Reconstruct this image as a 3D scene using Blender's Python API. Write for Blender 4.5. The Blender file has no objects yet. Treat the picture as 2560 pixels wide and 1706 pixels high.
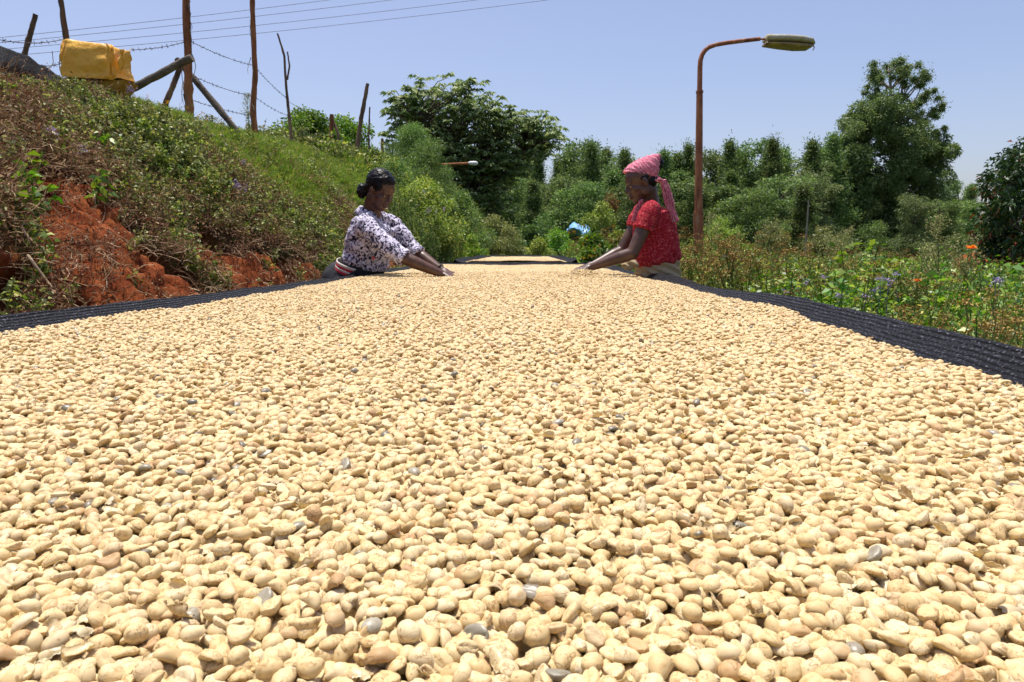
import bpy, bmesh, math, random
import numpy as np
from mathutils import Vector, Matrix, Euler

random.seed(7)
RNG = np.random.default_rng(11)
SC = bpy.context.scene
COL = SC.collection
PI = math.pi

# ------------------------------------------------------------------ camera, sky, sun, exposure
CAMZ = 1.075
FPX = 1707.0
PITCH = math.atan((853 - 618) / FPX)
cam_data = bpy.data.cameras.new('camera')
cam = bpy.data.objects.new('camera', cam_data)
COL.objects.link(cam)
cam_data.sensor_width = 36.0
cam_data.lens = 24.0
cam_data.clip_start = 0.02
cam_data.clip_end = 3000
cam.location = (0, 0, CAMZ)
cam.rotation_euler = (PI / 2 - PITCH, 0, 0)
cam_data.dof.use_dof = True
cam_data.dof.focus_distance = 0.9
cam_data.dof.aperture_fstop = 36
SC.camera = cam

SUN_EL = math.radians(79)
SUN_AZ = math.radians(-35)          # measured from +Y towards +X: sun ahead and to the left
world = bpy.data.worlds.new('World')
SC.world = world
world.use_nodes = True
wn = world.node_tree.nodes
wl = world.node_tree.links
bg = wn['Background']
sky = wn.new('ShaderNodeTexSky')
sky.sky_type = 'NISHITA'
sky.sun_disc = False
sky.sun_elevation = SUN_EL
sky.sun_rotation = SUN_AZ
sky.altitude = 300
sky.air_density = 1.0
sky.dust_density = 3.0
sky.ozone_density = 3.4
tintn = wn.new('ShaderNodeMix'); tintn.data_type = 'RGBA'; tintn.blend_type = 'MULTIPLY'; tintn.inputs[0].default_value = 1
tintn.inputs[7].default_value = (1.13, 1.0, 1.0, 1)
wl.new(sky.outputs[0], tintn.inputs[6]); wl.new(tintn.outputs[2], bg.inputs[0])
bg.inputs[1].default_value = 0.12

sd = bpy.data.lights.new('sun', 'SUN')
sun = bpy.data.objects.new('sun', sd)
COL.objects.link(sun)
sd.energy = 4.2
sd.angle = math.radians(0.55)
sd.color = (1.0, 0.955, 0.88)
sdir = Vector((math.cos(SUN_EL) * math.sin(SUN_AZ), math.cos(SUN_EL) * math.cos(SUN_AZ), math.sin(SUN_EL)))
sun.rotation_euler = sdir.to_track_quat('Z', 'Y').to_euler()
SC.view_settings.view_transform = 'Standard'
SC.view_settings.look = 'None'
SC.view_settings.exposure = 0.5
SC.view_settings.gamma = 1.0
SC.view_settings.use_curve_mapping = False
SC.render.engine = 'CYCLES'
SC.cycles.max_bounces = 6
SC.cycles.diffuse_bounces = 3
SC.cycles.glossy_bounces = 2
SC.cycles.transmission_bounces = 3
SC.cycles.transparent_max_bounces = 4


def at(px, py, Y):
    """world point seen at photo pixel (px, py) at forward distance Y"""
    u = (px - 1280) / FPX
    v = (853 - py) / FPX
    cp, sp = math.cos(PITCH), math.sin(PITCH)
    d = Vector((u, cp + v * sp, -sp + v * cp))
    return Vector((0, 0, CAMZ)) + d * (Y / d.y)


def to_px(P):
    P = np.atleast_2d(P)
    x, y, z = P[:, 0], P[:, 1], P[:, 2] - CAMZ
    cp, sp = math.cos(PITCH), math.sin(PITCH)
    f = y * cp - z * sp
    up = y * sp + z * cp
    return 1280 + FPX * x / f, 853 - FPX * up / f, f


# ------------------------------------------------------------------ noise
def _h(i, j, k, s):
    n = (i * 374761393 + j * 668265263 + k * 2147483647 + s * 974634777) & 0xFFFFFFFF
    n = ((n ^ (n >> 13)) * 1274126177) & 0xFFFFFFFF
    n = (n ^ (n >> 16)) & 0xFFFFFFFF
    return n / 4294967295.0


def vnoise(x, y, z=None, seed=0):
    x = np.asarray(x, float); y = np.asarray(y, float)
    z = np.zeros_like(x) if z is None else np.asarray(z, float)
    xi, yi, zi = np.floor(x).astype(np.int64), np.floor(y).astype(np.int64), np.floor(z).astype(np.int64)
    fx, fy, fz = x - xi, y - yi, z - zi
    fx, fy, fz = fx * fx * (3 - 2 * fx), fy * fy * (3 - 2 * fy), fz * fz * (3 - 2 * fz)
    r = 0
    for a in (0, 1):
        for b in (0, 1):
            for c in (0, 1):
                w = (fx if a else 1 - fx) * (fy if b else 1 - fy) * (fz if c else 1 - fz)
                r = r + w * _h(xi + a, yi + b, zi + c, seed)
    return r * 2 - 1


def fbm(x, y, z=None, oct=4, seed=0, gain=0.5):
    t, a, f = 0, 1.0, 1.0
    for o in range(oct):
        t = t + a * vnoise(np.asarray(x) * f, np.asarray(y) * f, None if z is None else np.asarray(z) * f, seed + o)
        a *= gain; f *= 2.03
    return t


def sstep(a, b, x):
    t = np.clip((np.asarray(x, float) - a) / (b - a), 0, 1)
    return t * t * (3 - 2 * t)


# ------------------------------------------------------------------ object helpers
def tag(o, label=None, cat=None, group=None, kind=None):
    if label: o['label'] = label
    if cat: o['category'] = cat
    if group: o['group'] = group
    if kind: o['kind'] = kind
    return o


def link(name, mesh, parent=None, mat=None, loc=None):
    o = bpy.data.objects.new(name, mesh)
    COL.objects.link(o)
    if mat is not None and mesh is not None:
        mesh.materials.clear(); mesh.materials.append(mat)
    if parent is not None: o.parent = parent
    if loc is not None: o.location = loc
    return o


def empty(name, loc=(0, 0, 0), rz=0):
    o = bpy.data.objects.new(name, None)
    COL.objects.link(o)
    o.empty_display_size = 0.1
    o.location = loc; o.rotation_euler = (0, 0, rz)
    return o


def copy_tree(o, parent=None):
    c = o.copy()
    COL.objects.link(c)
    if parent is not None: c.parent = parent
    for ch in list(o.children):
        copy_tree(ch, c)
    return c


def np_mesh(name, V, F, tint=None, smooth=False):
    """V (n,3), F (m,3|4) or a list of such arrays"""
    me = bpy.data.meshes.new(name)
    V = np.asarray(V, np.float32)
    Fs = F if isinstance(F, list) else [F]
    Fs = [np.asarray(f, np.int32) for f in Fs if len(f)]
    loops = np.concatenate([f.ravel() for f in Fs])
    tot = np.concatenate([np.full(len(f), f.shape[1], np.int32) for f in Fs])
    start = np.concatenate([[0], np.cumsum(tot)[:-1]]).astype(np.int32)
    me.vertices.add(len(V)); me.vertices.foreach_set('co', V.ravel())
    me.loops.add(len(loops)); me.loops.foreach_set('vertex_index', loops)
    me.polygons.add(len(tot)); me.polygons.foreach_set('loop_start', start)
    me.polygons.foreach_set('loop_total', tot)
    if smooth: me.polygons.foreach_set('use_smooth', np.ones(len(tot), bool))
    if tint is not None:
        a = me.attributes.new('tint', 'FLOAT', 'POINT')
        a.data.foreach_set('value', np.asarray(tint, np.float32))
    me.update(calc_edges=True)
    return me


class MB:
    """collects verts, quads/tris and a tint per vertex, then builds one mesh"""
    def __init__(s): s.V = []; s.Q = []; s.T = []; s.t = []; s.n = 0
    def add(s, V, F, tint=0.5):
        V = np.asarray(V, float); F = np.asarray(F, int)
        s.V.append(V)
        (s.Q if F.shape[1] == 4 else s.T).append(F + s.n)
        s.t.append(np.broadcast_to(np.asarray(tint, float), (len(V),)).copy())
        s.n += len(V)
    def mesh(s, name, smooth=False):
        F = []
        if s.Q: F.append(np.concatenate(s.Q))
        if s.T: F.append(np.concatenate(s.T))
        return np_mesh(name, np.concatenate(s.V), F, np.concatenate(s.t), smooth)


def unit(a):
    a = np.asarray(a, float)
    return a / np.maximum(np.linalg.norm(a, axis=-1, keepdims=True), 1e-9)


def rvec(n, rng):
    return unit(rng.normal(size=(n, 3)))


def leaves(mb, C, D, L, W, rng, nup=0.6, fold=0.12, tint=None, droop=0.0):
    """diamond leaves: C centres, D directions"""
    n = len(C)
    C = np.asarray(C, float); D = unit(D)
    L = np.broadcast_to(L, (n,))[:, None]; W = np.broadcast_to(W, (n,))[:, None]
    N = unit(rvec(n, rng) + np.array([0, 0, nup * 2]))
    S = unit(np.cross(D, N)); N = np.cross(S, D)
    base = C; tip = C + D * L + np.array([0, 0, -1.0]) * (L * droop)
    mid = C + D * L * 0.45 + N * W * fold
    V = np.stack([base, mid + S * W * 0.5, tip, mid - S * W * 0.5], 1).reshape(-1, 3)
    F = np.arange(n * 4).reshape(n, 4)
    if tint is None: tint = rng.random(n)
    mb.add(V, F, np.repeat(tint, 4))


def tube(mb, pts, rad, seg=6, tint=0.5, cap=True, rough=0.0, rng=None):
    pts = np.asarray(pts, float); n = len(pts)
    rad = np.broadcast_to(rad, (n,)).astype(float)
    T = np.gradient(pts, axis=0); T = unit(T)
    ref = np.array([1.0, 0, 0]) if abs(T[0, 2]) > 0.8 else np.array([0.0, 0, 1.0])
    A = np.zeros_like(T); v = np.cross(T[0], ref)
    for q in range(n):
        v = v - T[q] * v.dot(T[q]); v = v / max(np.linalg.norm(v), 1e-9); A[q] = v
    B = np.cross(T, A)
    a = np.arange(seg) / seg * 2 * PI
    R = rad[:, None, None] * np.ones((n, seg, 1))
    if rough and rng is not None: R = R * (1 + rough * rng.uniform(-1, 1, (n, seg, 1)))
    V = pts[:, None] + R * (np.cos(a)[None, :, None] * A[:, None] + np.sin(a)[None, :, None] * B[:, None])
    V = V.reshape(-1, 3)
    i = np.arange(n - 1)[:, None] * seg; j = np.arange(seg)[None]; j2 = (j + 1) % seg
    F = np.stack([i + j, i + j2, i + seg + j2, i + seg + j], -1).reshape(-1, 4)
    mb.add(V, F, tint)
    if cap:
        for base, c in ((0, pts[0]), ((n - 1) * seg, pts[-1])):
            Vc = np.concatenate([V[base:base + seg], c[None]])
            k = np.arange(seg)
            mb.add(Vc, np.stack([k, (k + 1) % seg, np.full(seg, seg)], 1), tint)


def sub(child, parent):
    child.parent = parent; child.matrix_parent_inverse = Matrix.Identity(4)


def bend(p0, p1, n, amp, rng):
    p0 = np.array(p0, float); p1 = np.array(p1, float)
    t = np.linspace(0, 1, n)[:, None]
    P = p0 + (p1 - p0) * t
    k = rng.normal(size=3); k2 = rng.normal(size=3)
    L = np.linalg.norm(p1 - p0)
    return P + (np.sin(t * PI) * k + np.sin(t * 2 * PI) * k2 * 0.5) * amp * L


def box_bm(bm, c, s, R=None):
    m = Matrix.Translation(Vector(c)) @ (R.to_4x4() if R is not None else Matrix.Identity(4)) @ Matrix.Diagonal((s[0], s[1], s[2], 1))
    bmesh.ops.create_cube(bm, size=1.0, matrix=m)


def bm_mesh(bm, name, smooth=False):
    me = bpy.data.meshes.new(name)
    bm.to_mesh(me); bm.free()
    if smooth:
        for p in me.polygons: p.use_smooth = True
    return me


# ------------------------------------------------------------------ materials
def mat(name):
    m = bpy.data.materials.new(name); m.use_nodes = True
    nt = m.node_tree
    return m, nt, nt.nodes['Principled BSDF'], nt.nodes['Material Output']


def nd(nt, typ, **kw):
    n = nt.nodes.new(typ)
    for k, v in kw.items():
        if k in n.inputs: n.inputs[k].default_value = v
        else: setattr(n, k, v)
    return n


def ramp(nt, fac, stops, interp='LINEAR'):
    r = nt.nodes.new('ShaderNodeValToRGB')
    r.color_ramp.interpolation = interp
    el = r.color_ramp.elements
    while len(el) < len(stops): el.new(0.5)
    for e, (p, c) in zip(el, stops):
        e.position = p; e.color = (*c, 1)
    nt.links.new(fac, r.inputs[0])
    return r


def noise_col(name, stops, scale=5, detail=6, rough=0.8, bump=0.3, bscale=30, spec=0.3, stretch=None, dist=0.01):
    m, nt, b, out = mat(name)
    tc = nd(nt, 'ShaderNodeTexCoord')
    src = tc.outputs['Object']
    if stretch:
        mp = nd(nt, 'ShaderNodeMapping'); mp.inputs['Scale'].default_value = stretch
        nt.links.new(src, mp.inputs[0]); src = mp.outputs[0]
    n = nd(nt, 'ShaderNodeTexNoise'); n.inputs['Scale'].default_value = scale; n.inputs['Detail'].default_value = detail
    n.inputs['Roughness'].default_value = 0.65
    nt.links.new(src, n.inputs['Vector'])
    r = ramp(nt, n.outputs[0], stops)
    nt.links.new(r.outputs[0], b.inputs['Base Color'])
    b.inputs['Roughness'].default_value = rough
    b.inputs['Specular IOR Level'].default_value = spec
    if bump:
        n2 = nd(nt, 'ShaderNodeTexNoise'); n2.inputs['Scale'].default_value = bscale; n2.inputs['Detail'].default_value = 5
        nt.links.new(src, n2.inputs['Vector'])
        bp = nd(nt, 'ShaderNodeBump'); bp.inputs['Strength'].default_value = bump; bp.inputs['Distance'].default_value = dist
        nt.links.new(n2.outputs[0], bp.inputs['Height']); nt.links.new(bp.outputs[0], b.inputs['Normal'])
    return m


def leaf_mat(name, stops, trans=0.3, rough=0.5, spec=0.35, var=0.25):
    m, nt, b, out = mat(name)
    a = nd(nt, 'ShaderNodeAttribute'); a.attribute_name = 'tint'
    r = ramp(nt, a.outputs['Fac'], stops)
    oi = nd(nt, 'ShaderNodeObjectInfo')
    mr = nd(nt, 'ShaderNodeMapRange'); mr.inputs['To Min'].default_value = 1 - var; mr.inputs['To Max'].default_value = 1 + var
    nt.links.new(oi.outputs['Random'], mr.inputs['Value'])
    hs = nd(nt, 'ShaderNodeHueSaturation')
    mr2 = nd(nt, 'ShaderNodeMapRange'); mr2.inputs['To Min'].default_value = 0.485; mr2.inputs['To Max'].default_value = 0.515
    nt.links.new(oi.outputs['Random'], mr2.inputs['Value'])
    nt.links.new(mr2.outputs[0], hs.inputs['Hue'])
    nt.links.new(mr.outputs[0], hs.inputs['Value'])
    nt.links.new(r.outputs[0], hs.inputs['Color'])
    nt.links.new(hs.outputs[0], b.inputs['Base Color'])
    b.inputs['Roughness'].default_value = rough
    b.inputs['Specular IOR Level'].default_value = spec
    if trans:
        t = nd(nt, 'ShaderNodeBsdfTranslucent')
        hs2 = nd(nt, 'ShaderNodeHueSaturation'); hs2.inputs['Saturation'].default_value = 1.15; hs2.inputs['Value'].default_value = 1.5
        hs2.inputs['Hue'].default_value = 0.49
        nt.links.new(hs.outputs[0], hs2.inputs['Color']); nt.links.new(hs2.outputs[0], t.inputs[0])
        mx = nd(nt, 'ShaderNodeMixShader'); mx.inputs[0].default_value = trans
        nt.links.new(b.outputs[0], mx.inputs[1]); nt.links.new(t.outputs[0], mx.inputs[2])
        nt.links.new(mx.outputs[0], out.inputs[0])
    return m


M = {}
M['leaf_weed'] = leaf_mat('weed_leaf', [(0, (0.071, 0.119, 0.024)), (.45, (0.194, 0.278, 0.054)), (.8, (0.367, 0.437, 0.102)), (1, (0.571, 0.497, 0.152))])
M['leaf_olive'] = leaf_mat('olive_leaf', [(0, (0.085, 0.100, 0.031)), (.5, (0.209, 0.243, 0.077)), (.85, (0.358, 0.372, 0.125)), (1, (0.373, 0.275, 0.125))], 0.25)
M['dry'] = leaf_mat('dry_stalk', [(0, (0.112, 0.053, 0.027)), (.4, (0.237, 0.131, 0.075)), (.75, (0.400, 0.263, 0.150)), (1, (0.625, 0.488, 0.325))], 0.12, 0.8, 0.1)
M['grass'] = leaf_mat('grass_blade', [(0, (0.058, 0.132, 0.020)), (.5, (0.145, 0.251, 0.039)), (.85, (0.276, 0.356, 0.079)), (1, (0.495, 0.397, 0.146))], 0.35)
M['leaf_bright'] = leaf_mat('bright_leaf', [(0, (0.042, 0.121, 0.019)), (.5, (0.118, 0.243, 0.037)), (.85, (0.250, 0.378, 0.068)), (1, (0.400, 0.455, 0.121))], 0.35, 0.42, 0.45)
M['leaf_forest'] = leaf_mat('forest_leaf', [(0, (0.045, 0.088, 0.028)), (.45, (0.107, 0.179, 0.052)), (.8, (0.212, 0.288, 0.084)), (1, (0.318, 0.364, 0.130))], 0.3, 0.55, 0.3)
M['leaf_euc'] = leaf_mat('gum_leaf', [(0, (0.057, 0.103, 0.036)), (.5, (0.123, 0.192, 0.064)), (.85, (0.217, 0.283, 0.096)), (1, (0.320, 0.360, 0.154))], 0.28, 0.5, 0.35, 0.12)
M['leaf_umbrella'] = leaf_mat('rosette_leaf', [(0, (0.058, 0.114, 0.040)), (.5, (0.173, 0.256, 0.087)), (.85, (0.336, 0.404, 0.170)), (1, (0.580, 0.617, 0.363))], 0.25, 0.5, 0.4)
M['leaf_feather'] = leaf_mat('feathery_leaf', [(0, (0.055, 0.118, 0.028)), (.5, (0.135, 0.222, 0.055)), (.85, (0.238, 0.316, 0.095)), (1, (0.348, 0.365, 0.159))], 0.3)
M['leaf_dark'] = leaf_mat('dark_glossy_leaf', [(0, (0.010, 0.031, 0.010)), (.6, (0.031, 0.078, 0.019)), (.82, (0.078, 0.140, 0.031)), (.9, (0.250, 0.070, 0.031)), (1, (0.374, 0.094, 0.047))], 0.2, 0.42, 0.35)
M['seed'] = leaf_mat('brown_seed_head', [(0, (0.126, 0.066, 0.023)), (.5, (0.252, 0.145, 0.052)), (1, (0.399, 0.266, 0.104))], 0.1, 0.8, 0.1)
M['bloom_cream'] = leaf_mat('cream_bloom', [(0, (.16, .19, .06)), (.5, (.28, .29, .12)), (1, (.42, .40, .22))], 0.25, 0.8, 0.1)
M['lilac'] = leaf_mat('lilac_petal', [(0, (0.323, 0.250, 0.444)), (1, (0.510, 0.446, 0.574))], 0.2, 0.7, 0.1)
M['yellow'] = leaf_mat('yellow_petal', [(0, (.55, .30, .02)), (1, (.75, .45, .03))], 0.2, 0.7, 0.1)
M['orange'] = leaf_mat('orange_petal', [(0, (.70, .18, .06)), (1, (.85, .30, .10))], 0.2, 0.7, 0.1)
M['bark'] = noise_col('grey_bark', [(.3, (.05, .04, .03)), (.6, (.13, .105, .08)), (.8, (.22, .19, .15))], 8, 6, .9, .6, 40)
M['bark_pale'] = noise_col('pale_bark', [(.3, (.16, .13, .10)), (.7, (.34, .30, .24))], 4, 6, .85, .4, 30)
M['post'] = noise_col('weathered_pole', [(.3, (.055, .035, .022)), (.5, (.16, .10, .065)), (.62, (.27, .18, .12)), (.75, (.34, .15, .06))], 3.2, 7, .85, .9, 22, .2, (3, 3, .55), .02)
M['post_red'] = noise_col('peeled_red_pole', [(.32, (.09, .045, .025)), (.46, (.28, .11, .045)), (.62, (.40, .17, .07)), (.74, (.22, .17, .13))], 3.0, 7, .8, .9, 20, .2, (3, 3, .6), .02)
M['post_grey'] = noise_col('grey_sawn_timber', [(.3, (.045, .035, .028)), (.55, (.14, .115, .09)), (.75, (.32, .29, .24))], 5, 7, .85, .9, 40, .2, (1, 1, 1), .012)
M['peel'] = noise_col('peeling_bark_strip', [(.3, (.12, .09, .07)), (.7, (.40, .34, .26))], 9, 5, .85, .3, 40)
M['wire'] = noise_col('rusted_wire', [(.3, (.05, .04, .045)), (.7, (.12, .10, .11))], 20, 3, .6, 0)


def soil_material():
    m, nt, b, out = mat('red_soil_and_turf')
    g = nd(nt, 'ShaderNodeNewGeometry')
    n = nd(nt, 'ShaderNodeTexNoise'); n.inputs['Scale'].default_value = 7; n.inputs['Detail'].default_value = 9; n.inputs['Roughness'].default_value = .68
    nt.links.new(g.outputs['Position'], n.inputs['Vector'])
    red = ramp(nt, n.outputs[0], [(.30, (.07, .016, .007)), (.42, (.24, .055, .018)), (.56, (.42, .115, .038)), (.76, (.54, .20, .085))])  # dark low stops paint shaded pits into the soil colour
    n3 = nd(nt, 'ShaderNodeTexNoise'); n3.inputs['Scale'].default_value = 2.2; n3.inputs['Detail'].default_value = 6
    nt.links.new(g.outputs['Position'], n3.inputs['Vector'])
    grn = ramp(nt, n3.outputs[0], [(.35, (.05, .06, .02)), (.55, (.09, .11, .035)), (.7, (.16, .13, .06))])
    a = nd(nt, 'ShaderNodeAttribute'); a.attribute_name = 'tint'
    mx = nd(nt, 'ShaderNodeMix'); mx.data_type = 'RGBA'
    nt.links.new(a.outputs['Fac'], mx.inputs[0]); nt.links.new(red.outputs[0], mx.inputs[6]); nt.links.new(grn.outputs[0], mx.inputs[7])
    nt.links.new(mx.outputs[2], b.inputs['Base Color'])
    b.inputs['Roughness'].default_value = .95; b.inputs['Specular IOR Level'].default_value = .1
    n2 = nd(nt, 'ShaderNodeTexNoise'); n2.inputs['Scale'].default_value = 22; n2.inputs['Detail'].default_value = 10; n2.inputs['Roughness'].default_value = .74
    nt.links.new(g.outputs['Position'], n2.inputs['Vector'])
    bp = nd(nt, 'ShaderNodeBump'); bp.inputs['Strength'].default_value = 1.0; bp.inputs['Distance'].default_value = .06
    nt.links.new(n2.outputs[0], bp.inputs['Height']); nt.links.new(bp.outputs[0], b.inputs['Normal'])
    return m


M['soil'] = soil_material()

# ------------------------------------------------------------------ terrain
FX = ([-20, 0, 3, 6, 8, 10, 13, 18, 25, 40, 80], [-1.9, -1.9, -1.9, -1.62, -1.35, -1.08, -.6, .4, 1.6, 3.5, 6])
HH = ([-20, 3, 6, 8, 11, 17, 25, 40, 80], [2.3, 2.26, 2.36, 2.46, 2.66, 3.0, 2.6, 2.0, 1.6])
WW = ([-20, 3, 8, 14, 20, 40, 80], [2.0, 2.0, 2.5, 3.2, 4.8, 8, 14])


def ground(x, y, fine=True):
    x = np.asarray(x, float); y = np.asarray(y, float)
    foot = np.interp(y, *FX) + .16 * fbm(y * .9, y * 0 + 3, oct=2, seed=5)
    H = np.interp(y, *HH); W = np.interp(y, *WW)
    t = np.clip((foot - x) / W, 0, 4)
    prof = np.where(t < 1, 1 - (1 - np.clip(t, 0, 1)) ** 1.55, 1 + .06 * (t - 1))
    z = H * prof
    z = z + .07 * fbm(x * 1.1, y * 1.1, oct=3, seed=9) * np.clip(t * 4, 0.15, 1)
    # right side dips, then rolls gently
    dip = sstep(1.2, 9, x)
    z = z - .35 * dip
    z = z + .25 * sstep(10, 50, np.hypot(x, y)) * fbm(x * .05, y * .05, oct=3, seed=21) + .9 * sstep(30, 90, y)
    z = z + 14 * sstep(110, 600, np.hypot(x, y)) * (.35 + .5 * vnoise(x * .004, y * .004, seed=31))
    return z


def soil_mask(x, y, z):
    """1 where bare red soil shows on the bank"""
    def ell(cy, cz, ry, rz): return np.exp(-(((y - cy) / ry) ** 2 + ((z - cz) / rz) ** 2) * 1.1)
    m = 1.5 * ell(4.0, .93, .85, .38) + 1.2 * ell(4.35, 1.35, .40, .32) + 1.3 * ell(5.75, .93, .5, .28) + 1.1 * ell(2.8, .9, .35, .28) \
        + 1.3 * ell(9.6, .98, 1.4, .3) + .5 * ell(3.6, 1.7, .3, .12)
    m = np.maximum(m, .62 * (1 - sstep(.85, 1.05, z)) * (y < 7))
    m = m + .38 * fbm(y * 3.2, z * 4.0, oct=3, seed=40)
    return np.clip(sstep(.36, .68, m), 0, 1) * (x < 1.0)


def axis(segs):
    out = []
    for a, b, s in segs: out.append(np.arange(a, b, s))
    out.append([segs[-1][1]])
    return np.concatenate(out)


gx = axis([(-900, -120, 60), (-120, -30, 10), (-30, -8, 1.2), (-8, -4.6, .2), (-4.6, -1.0, .03), (-1.0, 3, .2), (3, 12, .5), (12, 40, 2.5), (40, 160, 12), (160, 900, 60)])
gy = axis([(-300, -60, 60), (-60, -6, 6), (-6, 2, .4), (2, 8, .03), (8, 12, .08), (12, 20, .25), (20, 60, 1.5), (60, 200, 10), (200, 1400, 60)])
GX, GY = np.meshgrid(gx, gy)
GZ = ground(GX, GY)
sm = soil_mask(GX, GY, GZ)
# clods pushed out along the slope's normal
near = ((GX > -4.6) & (GX < .6) & (GY > 2) & (GY < 13)).astype(float)
cl = .045 * np.abs(fbm(GX * 6 + GZ * 3, GY * 6, GZ * 6, oct=4, seed=50)) + .042 * fbm(GX * 16, GY * 17, GZ * 17, oct=3, seed=60, gain=.62) * (.4 + .6 * sm)
cl = cl * near * (.35 + .65 * sm) * sstep(.02, .3, GZ)
hole = .32 * sm * near * sstep(.40, .62, vnoise(GY * 3.1, GZ * 3.7, seed=77) * .5 + .5) * sstep(.4, .7, GZ)
PX = GX + (cl - hole) * .8
PZ = GZ + cl * .55 - hole * .2
V = np.stack([PX, GY, PZ], -1).reshape(-1, 3)
ny, nx = GX.shape
i = (np.arange(ny - 1)[:, None] * nx + np.arange(nx - 1)[None]).ravel()
F = np.stack([i, i + 1, i + nx + 1, i + nx], 1)
turf = 1 - np.maximum(sm, .0)
turf = np.where((GX > -1.4) & (GX < 1.1) & (GY < 14), .25, turf)
tag(link('ground', np_mesh('ground', V, F, turf.ravel(), True), None, M['soil']), 'red earth and turf running from the bank to the wooded valley', kind='structure')


# ------------------------------------------------------------------ scatter with geometry nodes (uncountable stuff)
def scatter(name, points, rots, scales, idx, protos, label, cat):
    me = bpy.data.meshes.new(name)
    n = len(points)
    me.vertices.add(n); me.vertices.foreach_set('co', np.asarray(points, np.float32).ravel())
    a = me.attributes.new('rot', 'FLOAT_VECTOR', 'POINT'); a.data.foreach_set('vector', np.asarray(rots, np.float32).ravel())
    sc3 = np.asarray(scales, np.float32)
    if sc3.ndim == 1: sc3 = np.repeat(sc3[:, None], 3, 1)
    a = me.attributes.new('scl', 'FLOAT_VECTOR', 'POINT'); a.data.foreach_set('vector', sc3.ravel())
    a = me.attributes.new('idx', 'INT', 'POINT'); a.data.foreach_set('value', np.asarray(idx, np.int32))
    o = link(name, me)
    tag(o, label, cat, kind='stuff')
    c = bpy.data.collections.new(name + '_kinds')
    for k, (pm, pmat) in enumerate(protos):
        if pmat is not None: pm.materials.clear(); pm.materials.append(pmat)
        c.objects.link(bpy.data.objects.new('%s_kind_%s' % (name, chr(97 + k)), pm))
    ng = bpy.data.node_groups.new(name, 'GeometryNodeTree')
    ng.interface.new_socket('Geometry', in_out='INPUT', socket_type='NodeSocketGeometry')
    ng.interface.new_socket('Geometry', in_out='OUTPUT', socket_type='NodeSocketGeometry')
    N = ng.nodes; L = ng.links
    gi = N.new('NodeGroupInput'); go = N.new('NodeGroupOutput')
    ci = N.new('GeometryNodeCollectionInfo'); ci.inputs['Collection'].default_value = c
    ci.inputs['Separate Children'].default_value = True; ci.inputs['Reset Children'].default_value = True
    ip = N.new('GeometryNodeInstanceOnPoints'); ip.inputs['Pick Instance'].default_value = True

    def attr(nm, dt):
        x = N.new('GeometryNodeInputNamedAttribute'); x.data_type = dt; x.inputs['Name'].default_value = nm
        return x.outputs['Attribute']
    er = N.new('FunctionNodeEulerToRotation')
    L.new(attr('rot', 'FLOAT_VECTOR'), er.inputs[0])
    L.new(gi.outputs[0], ip.inputs['Points']); L.new(ci.outputs[0], ip.inputs['Instance'])
    L.new(attr('idx', 'INT'), ip.inputs['Instance Index']); L.new(er.outputs[0], ip.inputs['Rotation'])
    L.new(attr('scl', 'FLOAT_VECTOR'), ip.inputs['Scale']); L.new(ip.outputs[0], go.inputs[0])
    md = o.modifiers.new('scatter', 'NODES'); md.node_group = ng
    return o


# ------------------------------------------------------------------ plant kinds
def sprig(seed, h=.25, stems=6, lpn=9, leaf=.04, wratio=.55, spread=.5, droop=.2, stemtint=.3):
    rng = np.random.default_rng(seed); mb = MB()
    for s in range(stems):
        a = rng.uniform(0, 2 * PI); r = rng.uniform(.1, 1) * spread
        tip = np.array([math.cos(a) * r * h, math.sin(a) * r * h, h * rng.uniform(.6, 1.1)])
        P = bend((0, 0, -.03), tip, 5, .08, rng)
        tube(mb, P, np.linspace(.006, .002, 5) * (h / .3) ** .5, 3, stemtint, False)
        t = rng.uniform(.2, 1, lpn)
        C = np.stack([np.interp(t, np.linspace(0, 1, 5), P[:, k]) for k in range(3)], 1)
        D = rvec(lpn, rng) * np.array([1, 1, .4]) + np.array([0, 0, .15])
        L = leaf * rng.uniform(.6, 1.25, lpn)
        leaves(mb, C, D, L, L * wratio, rng, .25, .12, rng.random(lpn), droop)
    return mb.mesh('sprig')


def tangle(seed, r=.15, strands=13, crumbs=85):
    rng = np.random.default_rng(seed); mb = MB()
    for s in range(strands):
        p0 = rng.normal(size=3) * r * .5; p0[2] = abs(p0[2]) * .5
        d = rng.normal(size=3); d[2] *= .6; d = d / np.linalg.norm(d)
        P = bend(p0, p0 + d * r * rng.uniform(.8, 2.0), 6, .16, rng)
        tube(mb, P, rng.uniform(.0012, .0032), 3, rng.uniform(.1, 1), False)
    C = rng.normal(size=(crumbs, 3)) * r * np.array([.6, .6, .35]) + np.array([0, 0, r * .3])
    L = rng.uniform(.015, .04, crumbs)
    leaves(mb, C, rvec(crumbs, rng), L, L * .5, rng, .1, .35, rng.uniform(0, .85, crumbs))
    return mb.mesh('tangle')


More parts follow.
